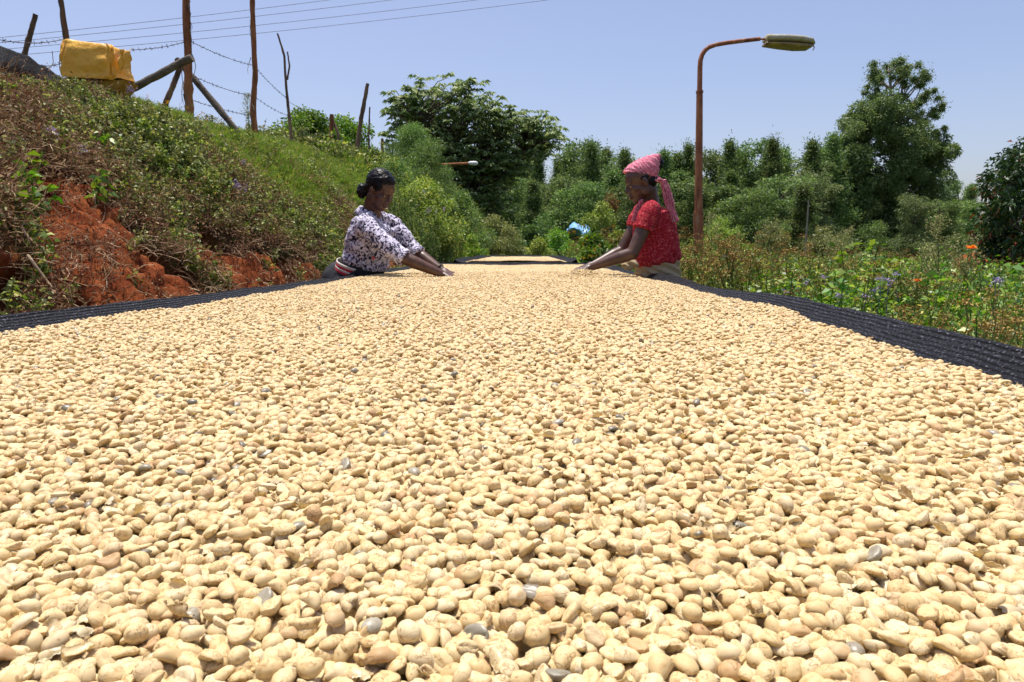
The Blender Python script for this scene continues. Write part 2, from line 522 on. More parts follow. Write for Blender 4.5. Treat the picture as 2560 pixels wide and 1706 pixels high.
def tuft(seed, h=.2, n=45, w=.006, spread=.35, dry=.2):
    rng = np.random.default_rng(seed); mb = MB()
    a = rng.uniform(0, 2 * PI, n); r = rng.uniform(0, .3, n) * h
    B = np.stack([np.cos(a) * r, np.sin(a) * r, np.full(n, -.02)], 1)
    D = unit(np.stack([np.cos(a) * spread * rng.random(n), np.sin(a) * spread * rng.random(n), np.ones(n)], 1) + rng.normal(size=(n, 3)) * .15)
    L = h * rng.uniform(.5, 1.1, n)[:, None]
    S = unit(np.cross(D, rvec(n, rng))) * w * .5
    m1 = B + D * L * .55; tip = B + D * L + np.stack([np.cos(a), np.sin(a), -np.ones(n) * .5], 1) * L * .28
    V = np.stack([B - S, B + S, m1 + S, m1 - S, tip], 1).reshape(-1, 3)
    k = np.arange(n)[:, None] * 5
    t = np.where(rng.random(n) < dry, rng.uniform(.85, 1, n), rng.uniform(0, .8, n))
    mb.Q.append(k + np.array([[0, 1, 2, 3]])); mb.T.append(k + np.array([[3, 2, 4]]))
    mb.V.append(V); mb.t.append(np.repeat(t, 5)); mb.n = len(V)
    return mb.mesh('tuft')


def weed(seed, h=1.0, stems=5, leaf=.06, lpn=34, wr=.45, spread=.3, top=None, topn=0):
    """tall leafy weed; returns leaf mesh and (optionally) a mesh of its heads"""
    rng = np.random.default_rng(seed); mb = MB(); mh = MB()
    for s in range(stems):
        a = rng.uniform(0, 2 * PI); r = rng.uniform(.1, 1) * spread
        hh = h * rng.uniform(.65, 1.05)
        P = bend((0, 0, -.05), (math.cos(a) * r * h, math.sin(a) * r * h, hh), 7, .05, rng)
        tube(mb, P, np.linspace(.008, .003, 7), 3, .35, False)
        t = rng.uniform(.15, 1, lpn) ** .8
        C = np.stack([np.interp(t, np.linspace(0, 1, 7), P[:, k]) for k in range(3)], 1)
        C += rng.normal(size=C.shape) * .03 * h
        D = rvec(lpn, rng) * np.array([1, 1, .35]) + np.array([0, 0, .12])
        L = leaf * rng.uniform(.6, 1.3, lpn) * (1.15 - .5 * t)
        leaves(mb, C, D, L, L * wr, rng, .3, .12, rng.random(lpn), .2)
        if topn:
            for k in range(rng.integers(2, 5)):
                c = P[-1] + rng.normal(size=3) * np.array([.07, .07, .05]) * h
                tube(mb, [P[-2], (P[-2] + c) / 2 + rng.normal(size=3) * .01, c], .002, 3, .35, False)
                q = rng.normal(size=(topn, 3)) * np.array([.022, .022, .009]) + c
                leaves(mh, q, rvec(topn, rng), .011, .009, rng, .2, .2, rng.random(topn))
    m1 = mb.mesh('weed')
    if topn: return m1, mh.mesh('weed_head')
    return m1


def plume(seed, h=.9, n=900):
    """feathery plume-topped weed"""
    rng = np.random.default_rng(seed); mb = MB(); mh = MB()
    P = bend((0, 0, -.05), (.03, .02, h), 8, .03, rng)
    tube(mb, P, np.linspace(.009, .003, 8), 4, .4, False)
    nl = 150
    t = rng.uniform(.1, .75, nl)
    C = np.stack([np.interp(t, np.linspace(0, 1, 8), P[:, k]) for k in range(3)], 1)
    leaves(mb, C, rvec(nl, rng) * np.array([1, 1, .5]) + [0, 0, .5], rng.uniform(.05, .11, nl), .012, rng, .4, .1, rng.random(nl), .3)
    for k in range(26):
        t0 = rng.uniform(.55, 1)
        b = np.array([np.interp(t0, np.linspace(0, 1, 8), P[:, q]) for q in range(3)])
        a = rng.uniform(0, 2 * PI); L = (1.08 - t0) * .42 * h + .05
        e = b + np.array([math.cos(a) * L * .55, math.sin(a) * L * .55, L * .75])
        tube(mb, [b, (b + e) / 2 + [0, 0, -.005], e], .002, 3, .4, False)
        m = n // 26
        tt = rng.uniform(.3, 1.05, m)[:, None]
        q = b + (e - b) * tt + rng.normal(size=(m, 3)) * .016
        leaves(mh, q, rvec(m, rng), .014, .010, rng, .2, .2, rng.random(m))
    return mb.mesh('plume_stem'), mh.mesh('plume_head')


def crown_mesh(seed, puffs, per, leaf, wr=.45, droop=.15, flat=.75, hollow=.55, up=.15, soft=False):
    """puffs: (n,4) centre + radius.  leaf clumps on each puff"""
    rng = np.random.default_rng(seed); mb = MB()
    for (x, y, z, r) in puffs:
        n = int(per * rng.uniform(.75, 1.25))
        d = rvec(n, rng)
        rr = r * (hollow + (1 - hollow) * rng.random(n)) * (1 + .22 * vnoise(d[:, 0] * 3 + x * 7, d[:, 1] * 3 + y * 5, d[:, 2] * 3 + z, seed=seed))
        if soft: rr = r * np.abs(rng.normal(size=n)) * .62 * (1 + .4 * vnoise(d[:, 0] * 2.5 + x * 3, d[:, 1] * 2.5, d[:, 2] * 2.5 + z * 3, seed=seed))
        C = np.array([x, y, z]) + d * rr[:, None] * np.array([1, 1, flat])
        D = d + rvec(n, rng) * .9 + np.array([0, 0, -.1])
        L = leaf * rng.uniform(.6, 1.3, n)
        t = np.clip(rng.random(n) * .8 + rng.uniform(-.05, .2), 0, 1)
        leaves(mb, C, D, L, L * wr, rng, up, .12, t, droop)
    return mb.mesh('crown')


def trunk_mesh(seed, h, r, puffs, top=.85, lean=0.0, nb=None, seg=7):
    rng = np.random.default_rng(seed); mb = MB()
    P = bend((0, 0, -.3), (lean * h, 0, h * top), 9, .02, rng)
    tube(mb, P, np.linspace(r, r * .22, 9), seg, .5, True)
    for k, (x, y, z, rr) in enumerate(puffs):
        if nb is not None and k >= nb: break
        zz = min(max(z - math.hypot(x, y) * .75, h * .12), h * top * .97)
        t = zz / (h * top)
        b = np.array([np.interp(t, np.linspace(0, 1, 9), P[:, q]) for q in range(3)])
        Q = bend(b, (x, y, z), 6, .06, rng)
        tube(mb, Q, np.linspace(r * .38 * (1.1 - t * .6), r * .06, 6), 5, .5, False)
    return mb.mesh('trunk', True)


def puffs_env(seed, n, prof, h0, h1, R, pr, squash=1.0):
    """puff centres inside a profile prof(t)->radius fraction between heights h0..h1"""
    rng = np.random.default_rng(seed); out = []
    for k in range(n):
        t = (k + rng.random()) / n
        rad = prof(t) * R
        a = rng.uniform(0, 2 * PI); q = math.sqrt(rng.uniform(.15, 1)) * rad
        out.append((math.cos(a) * q, math.sin(a) * q * squash, h0 + (h1 - h0) * t, pr * rng.uniform(.65, 1.25)))
    return out


TREEK = {}


def make_tree_kind(key, seed, style):
    if style == 'cone':       # silky-oak like: feathery, pointed
        pf = puffs_env(seed, 80, lambda t: ((1 - t) ** .9 * .95 + .04) * (.75 + .35 * math.sin(t * 26 + seed)), .16, .985, .25, .062)
        cm = crown_mesh(seed, pf, 230, .022, .34, .1, .9, .3, .15, True)
        lm = M['leaf_forest']
    elif style == 'round':
        pf = puffs_env(seed, 75, lambda t: math.sin(max(t, .03) * PI * .9) ** .6 * (.8 + .3 * math.sin(t * 19 + seed)), .14, .95, .28, .078)
        cm = crown_mesh(seed, pf, 230, .022, .5, .15, .85, .35)
        lm = M['leaf_forest']
    elif style == 'billow':   # eucalyptus: stacked billows
        pf = puffs_env(seed, 48, lambda t: (.65 + .35 * math.sin(t * 9)) * (1 - t * .55), .18, .95, .27, .08)
        cm = crown_mesh(seed, pf, 300, .021, .3, .35, .75, .5)
        lm = M['leaf_euc']
    elif style == 'open':     # sparse crown on a visible trunk
        pf = puffs_env(seed, 26, lambda t: .5 + .5 * math.sin(t * PI), .5, .96, .2, .065)
        cm = crown_mesh(seed, pf, 190, .026, .35, .3, .7, .45)
        lm = M['leaf_euc']
    tm = trunk_mesh(seed + 500, 1.0, .018, pf, .93)
    cm.materials.append(lm); tm.materials.append(M['bark'])
    TREEK[key] = (tm, cm)


for k, (s, st) in enumerate([(101, 'cone'), (102, 'cone'), (103, 'round'), (104, 'round'), (105, 'billow'), (106, 'billow'), (107, 'open'), (108, 'cone')]):
    make_tree_kind(k, s, st)


def place_tree(kind, px, topy, Y, wide=1.0, name='forest_tree', label='', cat='tree', group=None, leafmat=None):
    tm, cm = TREEK[kind]
    p = at(px, topy, Y)
    gz = float(ground(p.x, Y))
    h = p.z - gz
    r = empty(name, (p.x, Y, gz), random.uniform(0, 6.28))
    r.scale = (h * wide, h * wide, h)
    tag(r, label, cat, group)
    a = link('trunk', tm, r); b = link('crown', cm, r)
    if leafmat:
        b.data = cm; b.material_slots[0].link = 'OBJECT'; b.material_slots[0].material = leafmat
    return r


# ------------------------------------------------------------------ woodland behind (tree by tree)
row_back = [(1240, 400, 52, 0, 1.0), (1290, 372, 50, 2, 1.0), (1345, 378, 48, 0, .9), (1395, 405, 55, 1, 1.0), (1455, 352, 46, 3, 1.0), (1515, 372, 50, 7, 1.0),
            (1570, 385, 47, 6, 1.5), (1625, 392, 54, 2, 1.0), (1690, 384, 46, 7, 1.1), (1745, 398, 52, 6, 1.5), (1800, 372, 45, 2, 1.0), (1850, 378, 49, 0, 1.1),
            (1905, 350, 44, 3, .95), (1960, 372, 47, 1, 1.1), (2010, 392, 44, 6, 1.6), (2060, 368, 46, 7, 1.0), (2095, 362, 50, 6, 1.5)]
back_lab = ['leftmost tree of the back row, half behind the spreading tree', 'round-topped back-row tree just right of the spreading tree', 'ragged pointed back-row tree, second right of the spreading tree',
            'low back-row tree in the dip left of the tallest middle crown', 'tallest round crown left of the pink head scarf', 'pointed back-row tree directly behind the pink head scarf',
            'thin see-through tree top just right of the head scarf', 'round back-row tree left of the rusty lamp post', 'pointed tree just left of the rusty lamp post',
            'open-crowned tree just right of the rusty lamp post', 'round crown halfway between lamp post and the thin bare trunk', 'ragged tree left of the highest crown between lamp post and gum tree',
            'highest crown between the lamp post and the gum tree', 'pointed tree right of the highest middle crown', 'sparse open tree above the thin bare trunk',
            'feathery tree two places left of the gum tree', 'sparse tree touching the left flank of the gum tree']
for k, (px, ty, Y, kd, w) in enumerate(row_back):
    place_tree(kd, px, ty, Y, w, 'forest_tree', back_lab[k], 'tree', 'back row of trees in the wood')
row_mid = [(1275, 440, 34, 3), (1330, 452, 30, 1), (1400, 440, 33, 2), (1455, 455, 28, 3), (1535, 430, 33, 0), (1600, 445, 30, 3), (1700, 430, 32, 1), (1765, 445, 29, 2),
           (1830, 430, 33, 0), (1880, 470, 27, 3), (1950, 440, 31, 2), (2010, 465, 28, 0), (2040, 430, 34, 5), (2290, 485, 36, 5), (2350, 500, 38, 2), (2400, 500, 40, 3)]
for k, (px, ty, Y, kd, lab) in enumerate([(1478, 358, 43, 0, 'narrow spire tree left of the pink head scarf'), (1328, 350, 49, 7, 'narrow pointed tree top between spreading tree and pink scarf'),
                                      (1422, 372, 47, 1, 'slim spire in the gap of the wood above the blue sheet'), (1560, 375, 44, 7, 'slim spire whose tip shows right of the head scarf'),
                                      (1660, 378, 44, 1, 'slim spire between head scarf and lamp post'), (1722, 362, 46, 0, 'dark spire just left of the lamp post pole'),
                                      (1825, 352, 43, 7, 'tallest slim spire right of the lamp post'), (1935, 348, 42, 0, 'slim spire above the highest middle crown'),
                                      (2030, 352, 43, 1, 'slim spire behind the thin bare trunk'), (2085, 335, 45, 7, 'tallest slim spire left of the gum tree')]):
    place_tree(kd, px, ty, Y, .85, 'forest_tree', lab, 'tree', 'back row of trees in the wood')
mid_lab = ['bushy tree at the foot of the spreading tree', 'pointed bushy tree above the far end of the beds', 'feathery tree above the blue sheet', 'broad bushy tree left of the face of the woman in red',
           'bushy tree behind the head of the woman in red', 'round bushy tree behind the hanging scarf tail', 'bushy tree directly behind the rusty lamp post', 'rounded bushy tree right of the lamp post',
           'pointed bushy tree third right of the lamp post', 'low broad bushy tree behind the brown seed weeds', 'bushy tree left of the thin bare trunk', 'bushy tree behind the thin bare trunk',
           'billowing dark tree at the left foot of the gum tree', 'lighter green tree at the right foot of the gum tree', 'light green round tree stepping down right of the gum tree', 'low tree above the red earth mound']
for k, (px, ty, Y, kd) in enumerate(row_mid):
    place_tree(kd, px, ty, Y, 1.35, 'forest_tree', mid_lab[k], 'tree', 'front rows of trees in the wood')
for px, ty, Y, kd, lab in [(2432, 466, 62, 1, 'slim pointed bluish tree standing right of the tall gum tree'),
                           (2395, 448, 66, 3, 'round tree crown touching the right flank of the tall gum tree'),
                           (2485, 492, 64, 2, 'low round tree between the slim pointed tree and the dark glossy tree'),
                           (2540, 500, 66, 3, 'rounded far tree half hidden behind the dark glossy tree')]:
    place_tree(kd, px, ty, Y, 1.0, 'distant_tree', lab, 'tree')
for k in range(22):
    px = 1180 + k * 66 + random.uniform(-20, 20)
    place_tree(random.choice([0, 1, 2, 3, 7]), px, random.uniform(440, 500) if px < 2350 else random.uniform(520, 560), random.uniform(62, 80), 1.3, 'distant_tree',
               'distant tree filling the gaps behind the wood', 'tree', 'far trees behind the wood')
for k, px in enumerate([620, 520, 640, 900, 1000, 1090]):
    place_tree(random.choice([2, 3, 0]), px, [330, 345, 318, 372, 380, 395][k], [34, 36, 30, 40, 42, 38][k], 1.4, 'distant_tree',
               ['small tree crown peeping over the crest behind the fence', 'low tree crown behind the diagonal brace', 'dark small tree right behind the second fence pole',
                'low tree behind the leaning fence stake', 'green tree left of the spreading tree', 'green tree under the spreading tree'][k], 'tree')


# the tall gum tree
def gum():
    Y = 50.0
    base = at(2215, 640, Y)
    gz = float(ground(base.x, Y))
    root = empty('gum_tree', (base.x, Y, gz))
    tag(root, 'tallest tree, a gum with dense billowing body and a see-through upper crown', 'tree')
    rng = np.random.default_rng(5)
    s = Y / FPX
    def loc(px, py):
        p = at(px, py, Y); return p.x - base.x, p.z - gz
    body = [];
    outline = [(2180, 300, 55), (2120, 330, 42), (2240, 300, 60), (2160, 370, 70), (2100, 400, 48), (2250, 370, 75), (2320, 360, 45), (2340, 420, 42), (2300, 440, 60),
               (2200, 440, 85), (2130, 470, 65), (2260, 510, 80), (2330, 500, 50), (2165, 540, 80), (2110, 545, 50), (2290, 570, 60), (2210, 590, 75), (2140, 600, 60), (2085, 430, 30),
               (2345, 390, 26), (2170, 500, 60), (2125, 490, 50), (2140, 560, 60), (2190, 560, 60), (2150, 430, 50), (2230, 600, 60), (2150, 290, 30), (2215, 275, 30)]
    for (px, py, r) in outline:
        px = 2203 + (px - 2203) * .84; r = r * .86
        for q in range(15):
            th_ = rng.uniform(0, 2 * PI); q_ = r * .85 * math.sqrt(rng.random())
            x, z = loc(px + math.cos(th_) * q_, py + math.sin(th_) * q_)
            body.append((x, float(np.clip(rng.normal(), -1.6, 1.6)) * 1.7, z, s * rng.uniform(17, 27)))
    upper = []
    for (px, py, r) in [(2195, 175, 16), (2225, 160, 15), (2255, 165, 18), (2285, 180, 18), (2305, 205, 16), (2315, 235, 13), (2190, 205, 15), (2185, 235, 11), (2275, 215, 16), (2245, 205, 14),
                        (2215, 195, 15), (2182, 270, 12), (2190, 300, 12), (2170, 290, 13), (2235, 250, 10), (2255, 240, 8), (2322, 255, 16), (2310, 290, 14), (2330, 275, 12), (2318, 310, 14),
                        (2332, 330, 10), (2290, 260, 12), (2265, 270, 8), (2232, 280, 9), (2210, 245, 7), (2275, 262, 9)]:
        for q in range(4):
            x, z = loc(px + rng.normal() * r * .6, py + rng.normal() * r * .5)
            upper.append((x, float(np.clip(rng.normal(), -1.5, 1.5)), z, r * s * rng.uniform(.6, .9)))
    cm = crown_mesh(55, body, 430, .19, .42, .2, .85, .45, .15)
    um = crown_mesh(56, upper, 420, .14, .42, .2, .8, .3, .15, True)
    mb = MB()
    x0, z0 = loc(2225, 180); 
    P = bend((0, 0, -.3), (x0, 0, z0), 12, .012, rng)
    tube(mb, P, np.linspace(.42, .07, 12), 8, .5)
    P2 = bend(P[6], (loc(2262, 190)[0], .2, loc(2262, 190)[1]), 8, .02, rng)
    tube(mb, P2, np.linspace(.2, .05, 8), 6, .5)
    for k, (x, y, z, r) in enumerate(upper + body[::9]):
        if k % 2 and k < len(upper): continue
        src = P if x < x0 + 1 else P2
        zz = z - abs(x - x0) * .7 - .5
        i = int(np.argmin(abs(src[:, 2] - zz)))
        tube(mb, bend(src[i], (x, y, z), 6, .05, rng), np.linspace(.075, .02, 6), 4, .5, False)
    link('trunk', mb.mesh('trunk', True), root, M['bark_pale'])
    link('crown', cm, root, M['leaf_euc'])
    link('upper_crown', um, root, M['leaf_euc'])


gum()


# spreading tree with rosettes of long leaves
def umbrella():
    Y = 22.0
    s = Y / FPX
    b = at(1165, 560, Y)
    gz = float(ground(b.x, Y))
    root = empty('spreading_tree', (b.x, Y, gz))
    tag(root, 'broad spreading tree with tiers of drooping glossy leaves above the bank', 'tree')
    rng = np.random.default_rng(8)
    def loc(px, py):
        p = at(px, py, Y); return p.x - b.x, p.z - gz
    arms = [(1022, 252, 44), (1060, 232, 55), (1120, 225, 55), (1180, 228, 45), (1025, 300, 38), (1090, 275, 60), (1160, 285, 65), (1230, 280, 60), (1290, 290, 50), (1340, 300, 40),
            (1375, 330, 32), (1320, 330, 45), (1250, 340, 55), (1180, 360, 65), (1120, 340, 45), (1010, 340, 36), (1230, 400, 55), (1160, 420, 60), (1270, 395, 40), (1120, 450, 55),
            (1210, 460, 60), (1270, 440, 35), (1170, 500, 55), (1235, 500, 45), (1002, 250, 22), (1380, 325, 18), (1335, 365, 25), (1120, 390, 40), (1080, 420, 36)]
    mb = MB(); ml = MB()
    fork = np.array([0, 0, loc(0, 480)[1]])
    tube(mb, bend((0, 0, -.3), fork, 6, .03, rng), np.linspace(.24, .15, 6), 8, .5)
    main = []
    for (px, py) in [(1050, 320), (1150, 310), (1250, 340), (1310, 345), (1180, 410)]:
        x, z = loc(px, py)
        P = bend(fork, (x, rng.normal() * .9, z), 8, .07, rng)
        tube(mb, P, np.linspace(.12, .05, 8), 6, .5, False); main.append(P)
    A = np.concatenate(main)
    for (px, py, r) in arms:
        py = py + max(0, 26 - max(0, py - 300) * .2)
        x, z = loc(px, py)
        for q in range(max(5, int(r * .42))):
            th = rng.uniform(0, 2 * PI); rad = math.sqrt(rng.random())
            c = np.array([x + math.cos(th) * rad * r * s, float(np.clip(rng.normal(), -1.3, 1.3)) * 1.0, z + math.sin(th) * rad * r * s * .62])
            i = int(np.argmin(np.linalg.norm(A - c, axis=1) + (A[:, 2] > c[2]) * 1.0))
            tube(mb, bend(A[i], c, 6, .08, rng), np.linspace(.035, .009, 6), 4, .5, False)
            for sub in range(4):
                cc = c + rng.normal(size=3) * np.array([.17, .17, .08])
                n = 11
                a = np.arange(n) / n * 2 * PI + rng.random()
                D = np.stack([np.cos(a), np.sin(a), rng.uniform(-.25, .35, n)], 1)
                leaves(ml, np.repeat(cc[None], n, 0), D, rng.uniform(.14, .24, n), .068, rng, .45, .1, np.clip(rng.random(n) * .9 + rng.uniform(-.1, .1), 0, 1), .35)
    link('trunk', mb.mesh('trunk', True), root, M['bark'])
    link('crown', ml.mesh('crown'), root, M['leaf_umbrella'])


umbrella()


def shrub(seed, px, topy, Y, wpx, leafsize, matk, name, label, group=None, n=26, per=190, droop=.2, pointed=False, basez=None, wr=.5, cat='shrub'):
    """one shrub standing on the ground: stems and a crown"""
    rng = np.random.default_rng(seed)
    p = at(px, topy, Y); gz = float(ground(p.x, Y)) if basez is None else basez
    h = max(p.z - gz, .3); R = wpx / FPX * Y * .5
    root = empty(name, (p.x, Y, gz)); tag(root, label, cat, group)
    pf = []
    for k in range(n):
        t = rng.uniform(.12, .93)
        rad = R * ((1 - t) ** .6 if pointed else math.sin(min(t + .12, 1) * PI) ** .45)
        a = rng.uniform(0, 2 * PI); q = math.sqrt(rng.random()) * rad
        pf.append((math.cos(a) * q, math.sin(a) * q, t * h, min(R, h) * rng.uniform(.22, .38)))
    link('stems', trunk_mesh(seed, h, .02 + .008 * h, pf, .8, nb=12, seg=5), root, M['bark'])
    link('foliage', crown_mesh(seed, pf, per, leafsize, wr, droop, .9, .35), root, M[matk])
    return root


# shrubs on the bank and beyond the fence
SH = [
    (201, 760, 285, 17, 190, .075, 'leaf_bright', 'leafy_bush', 'bright green bush behind the forked fence pole', 40, 420, False, .5),
    (202, 860, 300, 18, 170, .075, 'leaf_bright', 'leafy_bush', 'bright green bush behind the leaning stake', 40, 400, False, .5),
    (203, 700, 330, 16, 100, .06, 'leaf_olive', 'leafy_bush', 'olive bush between the second and the forked fence pole', 20, 260, False, .5),
    (204, 525, 290, 14, 90, .05, 'leaf_olive', 'leafy_bush', 'grey green bush beyond the long diagonal brace', 18, 220, True, .3),
    (205, 935, 375, 15, 70, .05, 'leaf_feather', 'leafy_bush', 'soft olive bush behind the short stakes', 18, 260, True, .3),
    (206, 1030, 305, 14.5, 150, .045, 'leaf_feather', 'feathery_bush', 'tallest feathery light green bush in front of the spreading tree', 44, 480, True, .22),
    (207, 1075, 340, 13.5, 160, .045, 'leaf_feather', 'feathery_bush', 'feathery bush right of the tallest feathery bush', 40, 420, True, .22),
    (208, 985, 410, 12.8, 150, .045, 'leaf_feather', 'feathery_bush', 'feathery bush above the head of the woman in the print blouse', 36, 420, True, .25),
    (209, 1060, 450, 12.0, 190, .05, 'leaf_weed', 'leafy_bush', 'broad weedy bush on the bank between the two women', 44, 360, False, .4),
    (210, 1150, 480, 14.0, 150, .05, 'leaf_feather', 'leafy_bush', 'yellow green bush on the bank under the spreading tree', 36, 340, False, .4),
    (211, 1230, 540, 16.0, 130, .05, 'leaf_olive', 'leafy_bush', 'brownish olive bush where the bank runs out', 30, 300, False, .4),
    (212, 1180, 575, 12.6, 100, .05, 'grass', 'leafy_bush', 'low bright bush beside the far end of the bank', 22, 260, False, .3),
    (213, 1290, 580, 16.0, 110, .05, 'leaf_olive', 'leafy_bush', 'dull brown green bush behind the far drying bed', 24, 260, False, .4),
    (214, 1350, 590, 13.0, 110, .05, 'leaf_weed', 'leafy_bush', 'low green bush right of the far drying bed end', 26, 260, False, .5),
    (215, 1330, 560, 20.0, 150, .07, 'leaf_forest', 'leafy_bush', 'round dark green bush at the head of the path', 26, 260, False, .5),
    (216, 1400, 565, 15.0, 130, .06, 'leaf_bright', 'leafy_bush', 'green bush left of the blue sheet', 26, 260, False, .5),
    (217, 1480, 585, 8.4, 150, .045, 'leaf_bright', 'leafy_bush', 'sunlit glossy bush left of the woman in red', 34, 330, False, .55),
    (218, 1550, 575, 9.0, 140, .05, 'leaf_weed', 'leafy_bush', 'sunlit bush just behind the arm of the woman in red', 34, 330, False, .55),
    (219, 1600, 590, 8.0, 120, .045, 'leaf_bright', 'leafy_bush', 'leafy bush behind the back of the woman in red', 30, 300, False, .55),
    (220, 1530, 470, 19.0, 90, .06, 'seed', 'leafy_bush', 'reddish brown bush with dry heads left of the pink scarf', 16, 200, True, .35),
    (221, 1505, 500, 17.0, 130, .06, 'leaf_weed', 'leafy_bush', 'yellow green bush behind the face of the woman in red', 26, 260, False, .45),
    (222, 1690, 585, 9.5, 110, .05, 'leaf_weed', 'leafy_bush', 'leafy bush left of the rusty lamp post', 26, 300, False, .5),
    (223, 1930, 560, 20, 120, .07, 'leaf_olive', 'leafy_bush', 'grey green bush at the foot of the wood behind the thin pale trunk', 26, 260, False, .5),
    (224, 2060, 565, 22, 130, .07, 'leaf_olive', 'leafy_bush', 'grey green bush left of the gum tree trunks', 26, 260, False, .5),
    (225, 2180, 545, 24, 120, .06, 'leaf_feather', 'leafy_bush', 'pale layered bush in front of the gum tree', 26, 240, True, .35),
    (226, 2470, 595, 26, 160, .08, 'leaf_feather', 'leafy_bush', 'yellow green bush on top of the red earth mound', 30, 240, False, .5),
    (227, 2400, 590, 34, 130, .09, 'leaf_forest', 'leafy_bush', 'dark bush behind the red earth mound', 24, 240, False, .5),
    (228, 1640, 520, 17, 120, .06, 'leaf_forest', 'leafy_bush', 'dark green bush behind the hanging scarf end', 26, 260, False, .5),
    (229, 1800, 540, 18, 150, .06, 'leaf_weed', 'leafy_bush', 'green bush right of the rusty lamp post', 30, 260, False, .5),
]
for (sd_, px, ty, Y, w, lf, mk, nm, lab, n, per, pt, wr) in SH:
    shrub(sd_, px, ty, Y, w, lf, mk, nm, lab, None, n, per, .2, pt, None, wr)


# dark glossy tree at the right edge
def dark_tree():
    rng = np.random.default_rng(77)
    Y = 13.0; p = at(2625, 345, Y); gz = float(ground(p.x, Y)); h = p.z - gz
    root = empty('glossy_tree', (p.x, Y, gz)); tag(root, 'dark glossy tree with reddish young leaves at the right edge', 'tree')
    pf = []
    for k in range(60):
        t = rng.uniform(.25, .97)
        R = 1.05 * math.sin(min(max((t - .15) / .9, 0), 1) * PI) ** .5
        a = rng.uniform(0, 2 * PI); q = math.sqrt(rng.random()) * R
        pf.append((math.cos(a) * q, math.sin(a) * q, t * h, .3 * rng.uniform(.7, 1.2)))
    link('trunk', trunk_mesh(77, h, .11, pf, .85), root, M['bark'])
    link('crown', crown_mesh(77, pf, 260, .11, .4, .35, .85, .4), root, M['leaf_dark'])


dark_tree()

# thin pale dead trunk in front of the wood
mb = MB()
tp = at(2022, 500, 16); gz = float(ground(tp.x, 16))
tube(mb, bend((tp.x, 16, gz), tuple(tp), 9, .008, RNG), np.linspace(.03, .014, 9), 6)
tag(link('bare_trunk', mb.mesh('bare_trunk', True), None, M['bark_pale']), 'thin pale bare trunk standing in front of the dark wood', 'tree trunk')

# red earth mound, far right
def mound():
    c = at(2440, 690, 24); n = 40
    a = np.linspace(0, 2 * PI, n, endpoint=False); rr = np.linspace(0, 1, 14)
    R, A = np.meshgrid(rr, a)
    X = c.x + R * np.cos(A) * 2.1; Yy = c.y + R * np.sin(A) * 1.8
    top = at(2440, 630, 24).z; g0 = ground(X, Yy)
    Z = g0 - .25 + (top - g0 + .25) * (1 - R ** 1.6) + .05 * fbm(X * 2, Yy * 2, oct=3, seed=3)
    V = np.stack([X, Yy, Z], -1).reshape(-1, 3)
    F = [];
    for i in range(n):
        for j in range(13):
            F.append((i * 14 + j, i * 14 + j + 1, ((i + 1) % n) * 14 + j + 1, ((i + 1) % n) * 14 + j))
    tag(link('earth_mound', np_mesh('earth_mound', V, np.array(F), np.zeros(len(V)), True), None, M['soil']), 'bare red earth mound in the field at far right', kind='structure')


mound()

# ------------------------------------------------------------------ bank cover (uncountable)
def bank_points(n, y0, y1, seed, x0=None, x1=None):
    rng = np.random.default_rng(seed)
    u = rng.random(n)
    y = y0 + (y1 - y0) * u
    foot = np.interp(y, *FX); W = np.interp(y, *WW)
    t = rng.uniform(.0, 1.25, n)
    x = foot - t * W + .1
    z = ground(x, y)
    return x, y, z, t, rng


def put(name, x, y, z, scale, protos, label, cat, rng, lean=(.35, 0)):
    n = len(x)
    rots = np.stack([rng.normal(size=n) * .25, rng.normal(size=n) * .25 + lean[0], rng.uniform(0, 2 * PI, n)], 1)
    idx = rng.integers(0, len(protos), n)
    return scatter(name, np.stack([x, y, z], 1), rots, scale, idx, protos, label, cat)


sp_g = [(sprig(300 + k, .22, 7, 9, .042, .6), M['leaf_weed']) for k in range(5)]
sp_o = [(sprig(320 + k, .24, 7, 9, .038, .5), M['leaf_olive']) for k in range(5)]
tg = [(tangle(340 + k), M['dry']) for k in range(5)]
tf = [(tuft(360 + k, .17, 60), M['grass']) for k in range(4)]

x, y, z, t, rng = bank_points(23000, 2.3, 13.5, 1)
sm_ = soil_mask(x, y, z)
dryness = np.clip(1.34 - sstep(3.4, 6.2, y) * 1.0 - sstep(1.6, 2.5, z) * .35 + .55 * fbm(y * 1.3, z * 1.6, oct=3, seed=90), 0, 1)
dryness = np.maximum(dryness, sstep(.2, .7, sm_))
grassy = sstep(.50 - .14 * sstep(7, 9, y), .72 - .14 * sstep(7, 9, y), t + .12 * fbm(y * .8, t * 2, oct=2, seed=95)) * sstep(6.2, 7.8, y)
r_ = rng.random(len(x))
dens = np.clip(1 - 1.2 * sm_, .07, 1) * np.where(t > .85, .75, 1) * np.where(z < 1.0, .7, 1)
keep = rng.random(len(x)) < dens
ingrass = (grassy < .5) | (rng.random(len(x)) < .09)
isdry = keep & (r_ < dryness * .72) & ingrass
isgreen = keep & ~isdry & ingrass
half = rng.random(len(x)) < .5
thin = rng.random(len(x)) < .62
m_ = isdry & thin
put('dry_tangle', x[m_], y[m_], z[m_] + .02, rng.uniform(.45, .95, m_.sum()), tg, 'dry brown tangle of dead stems over the red bank', 'dry weeds', rng)
m_ = isgreen & half & thin
put('bank_weeds', x[m_], y[m_], z[m_], rng.uniform(.5, 1.0, m_.sum()) * np.where(t[m_] > .8, .6, 1), sp_g, 'green small-leaved weeds covering the bank', 'weeds', rng)
m_ = isgreen & ~half & thin
put('olive_weeds', x[m_], y[m_], z[m_], rng.uniform(.5, 1.0, m_.sum()) * np.where(t[m_] > .8, .6, 1), sp_o, 'olive small-leaved weeds covering the bank', 'weeds', rng)
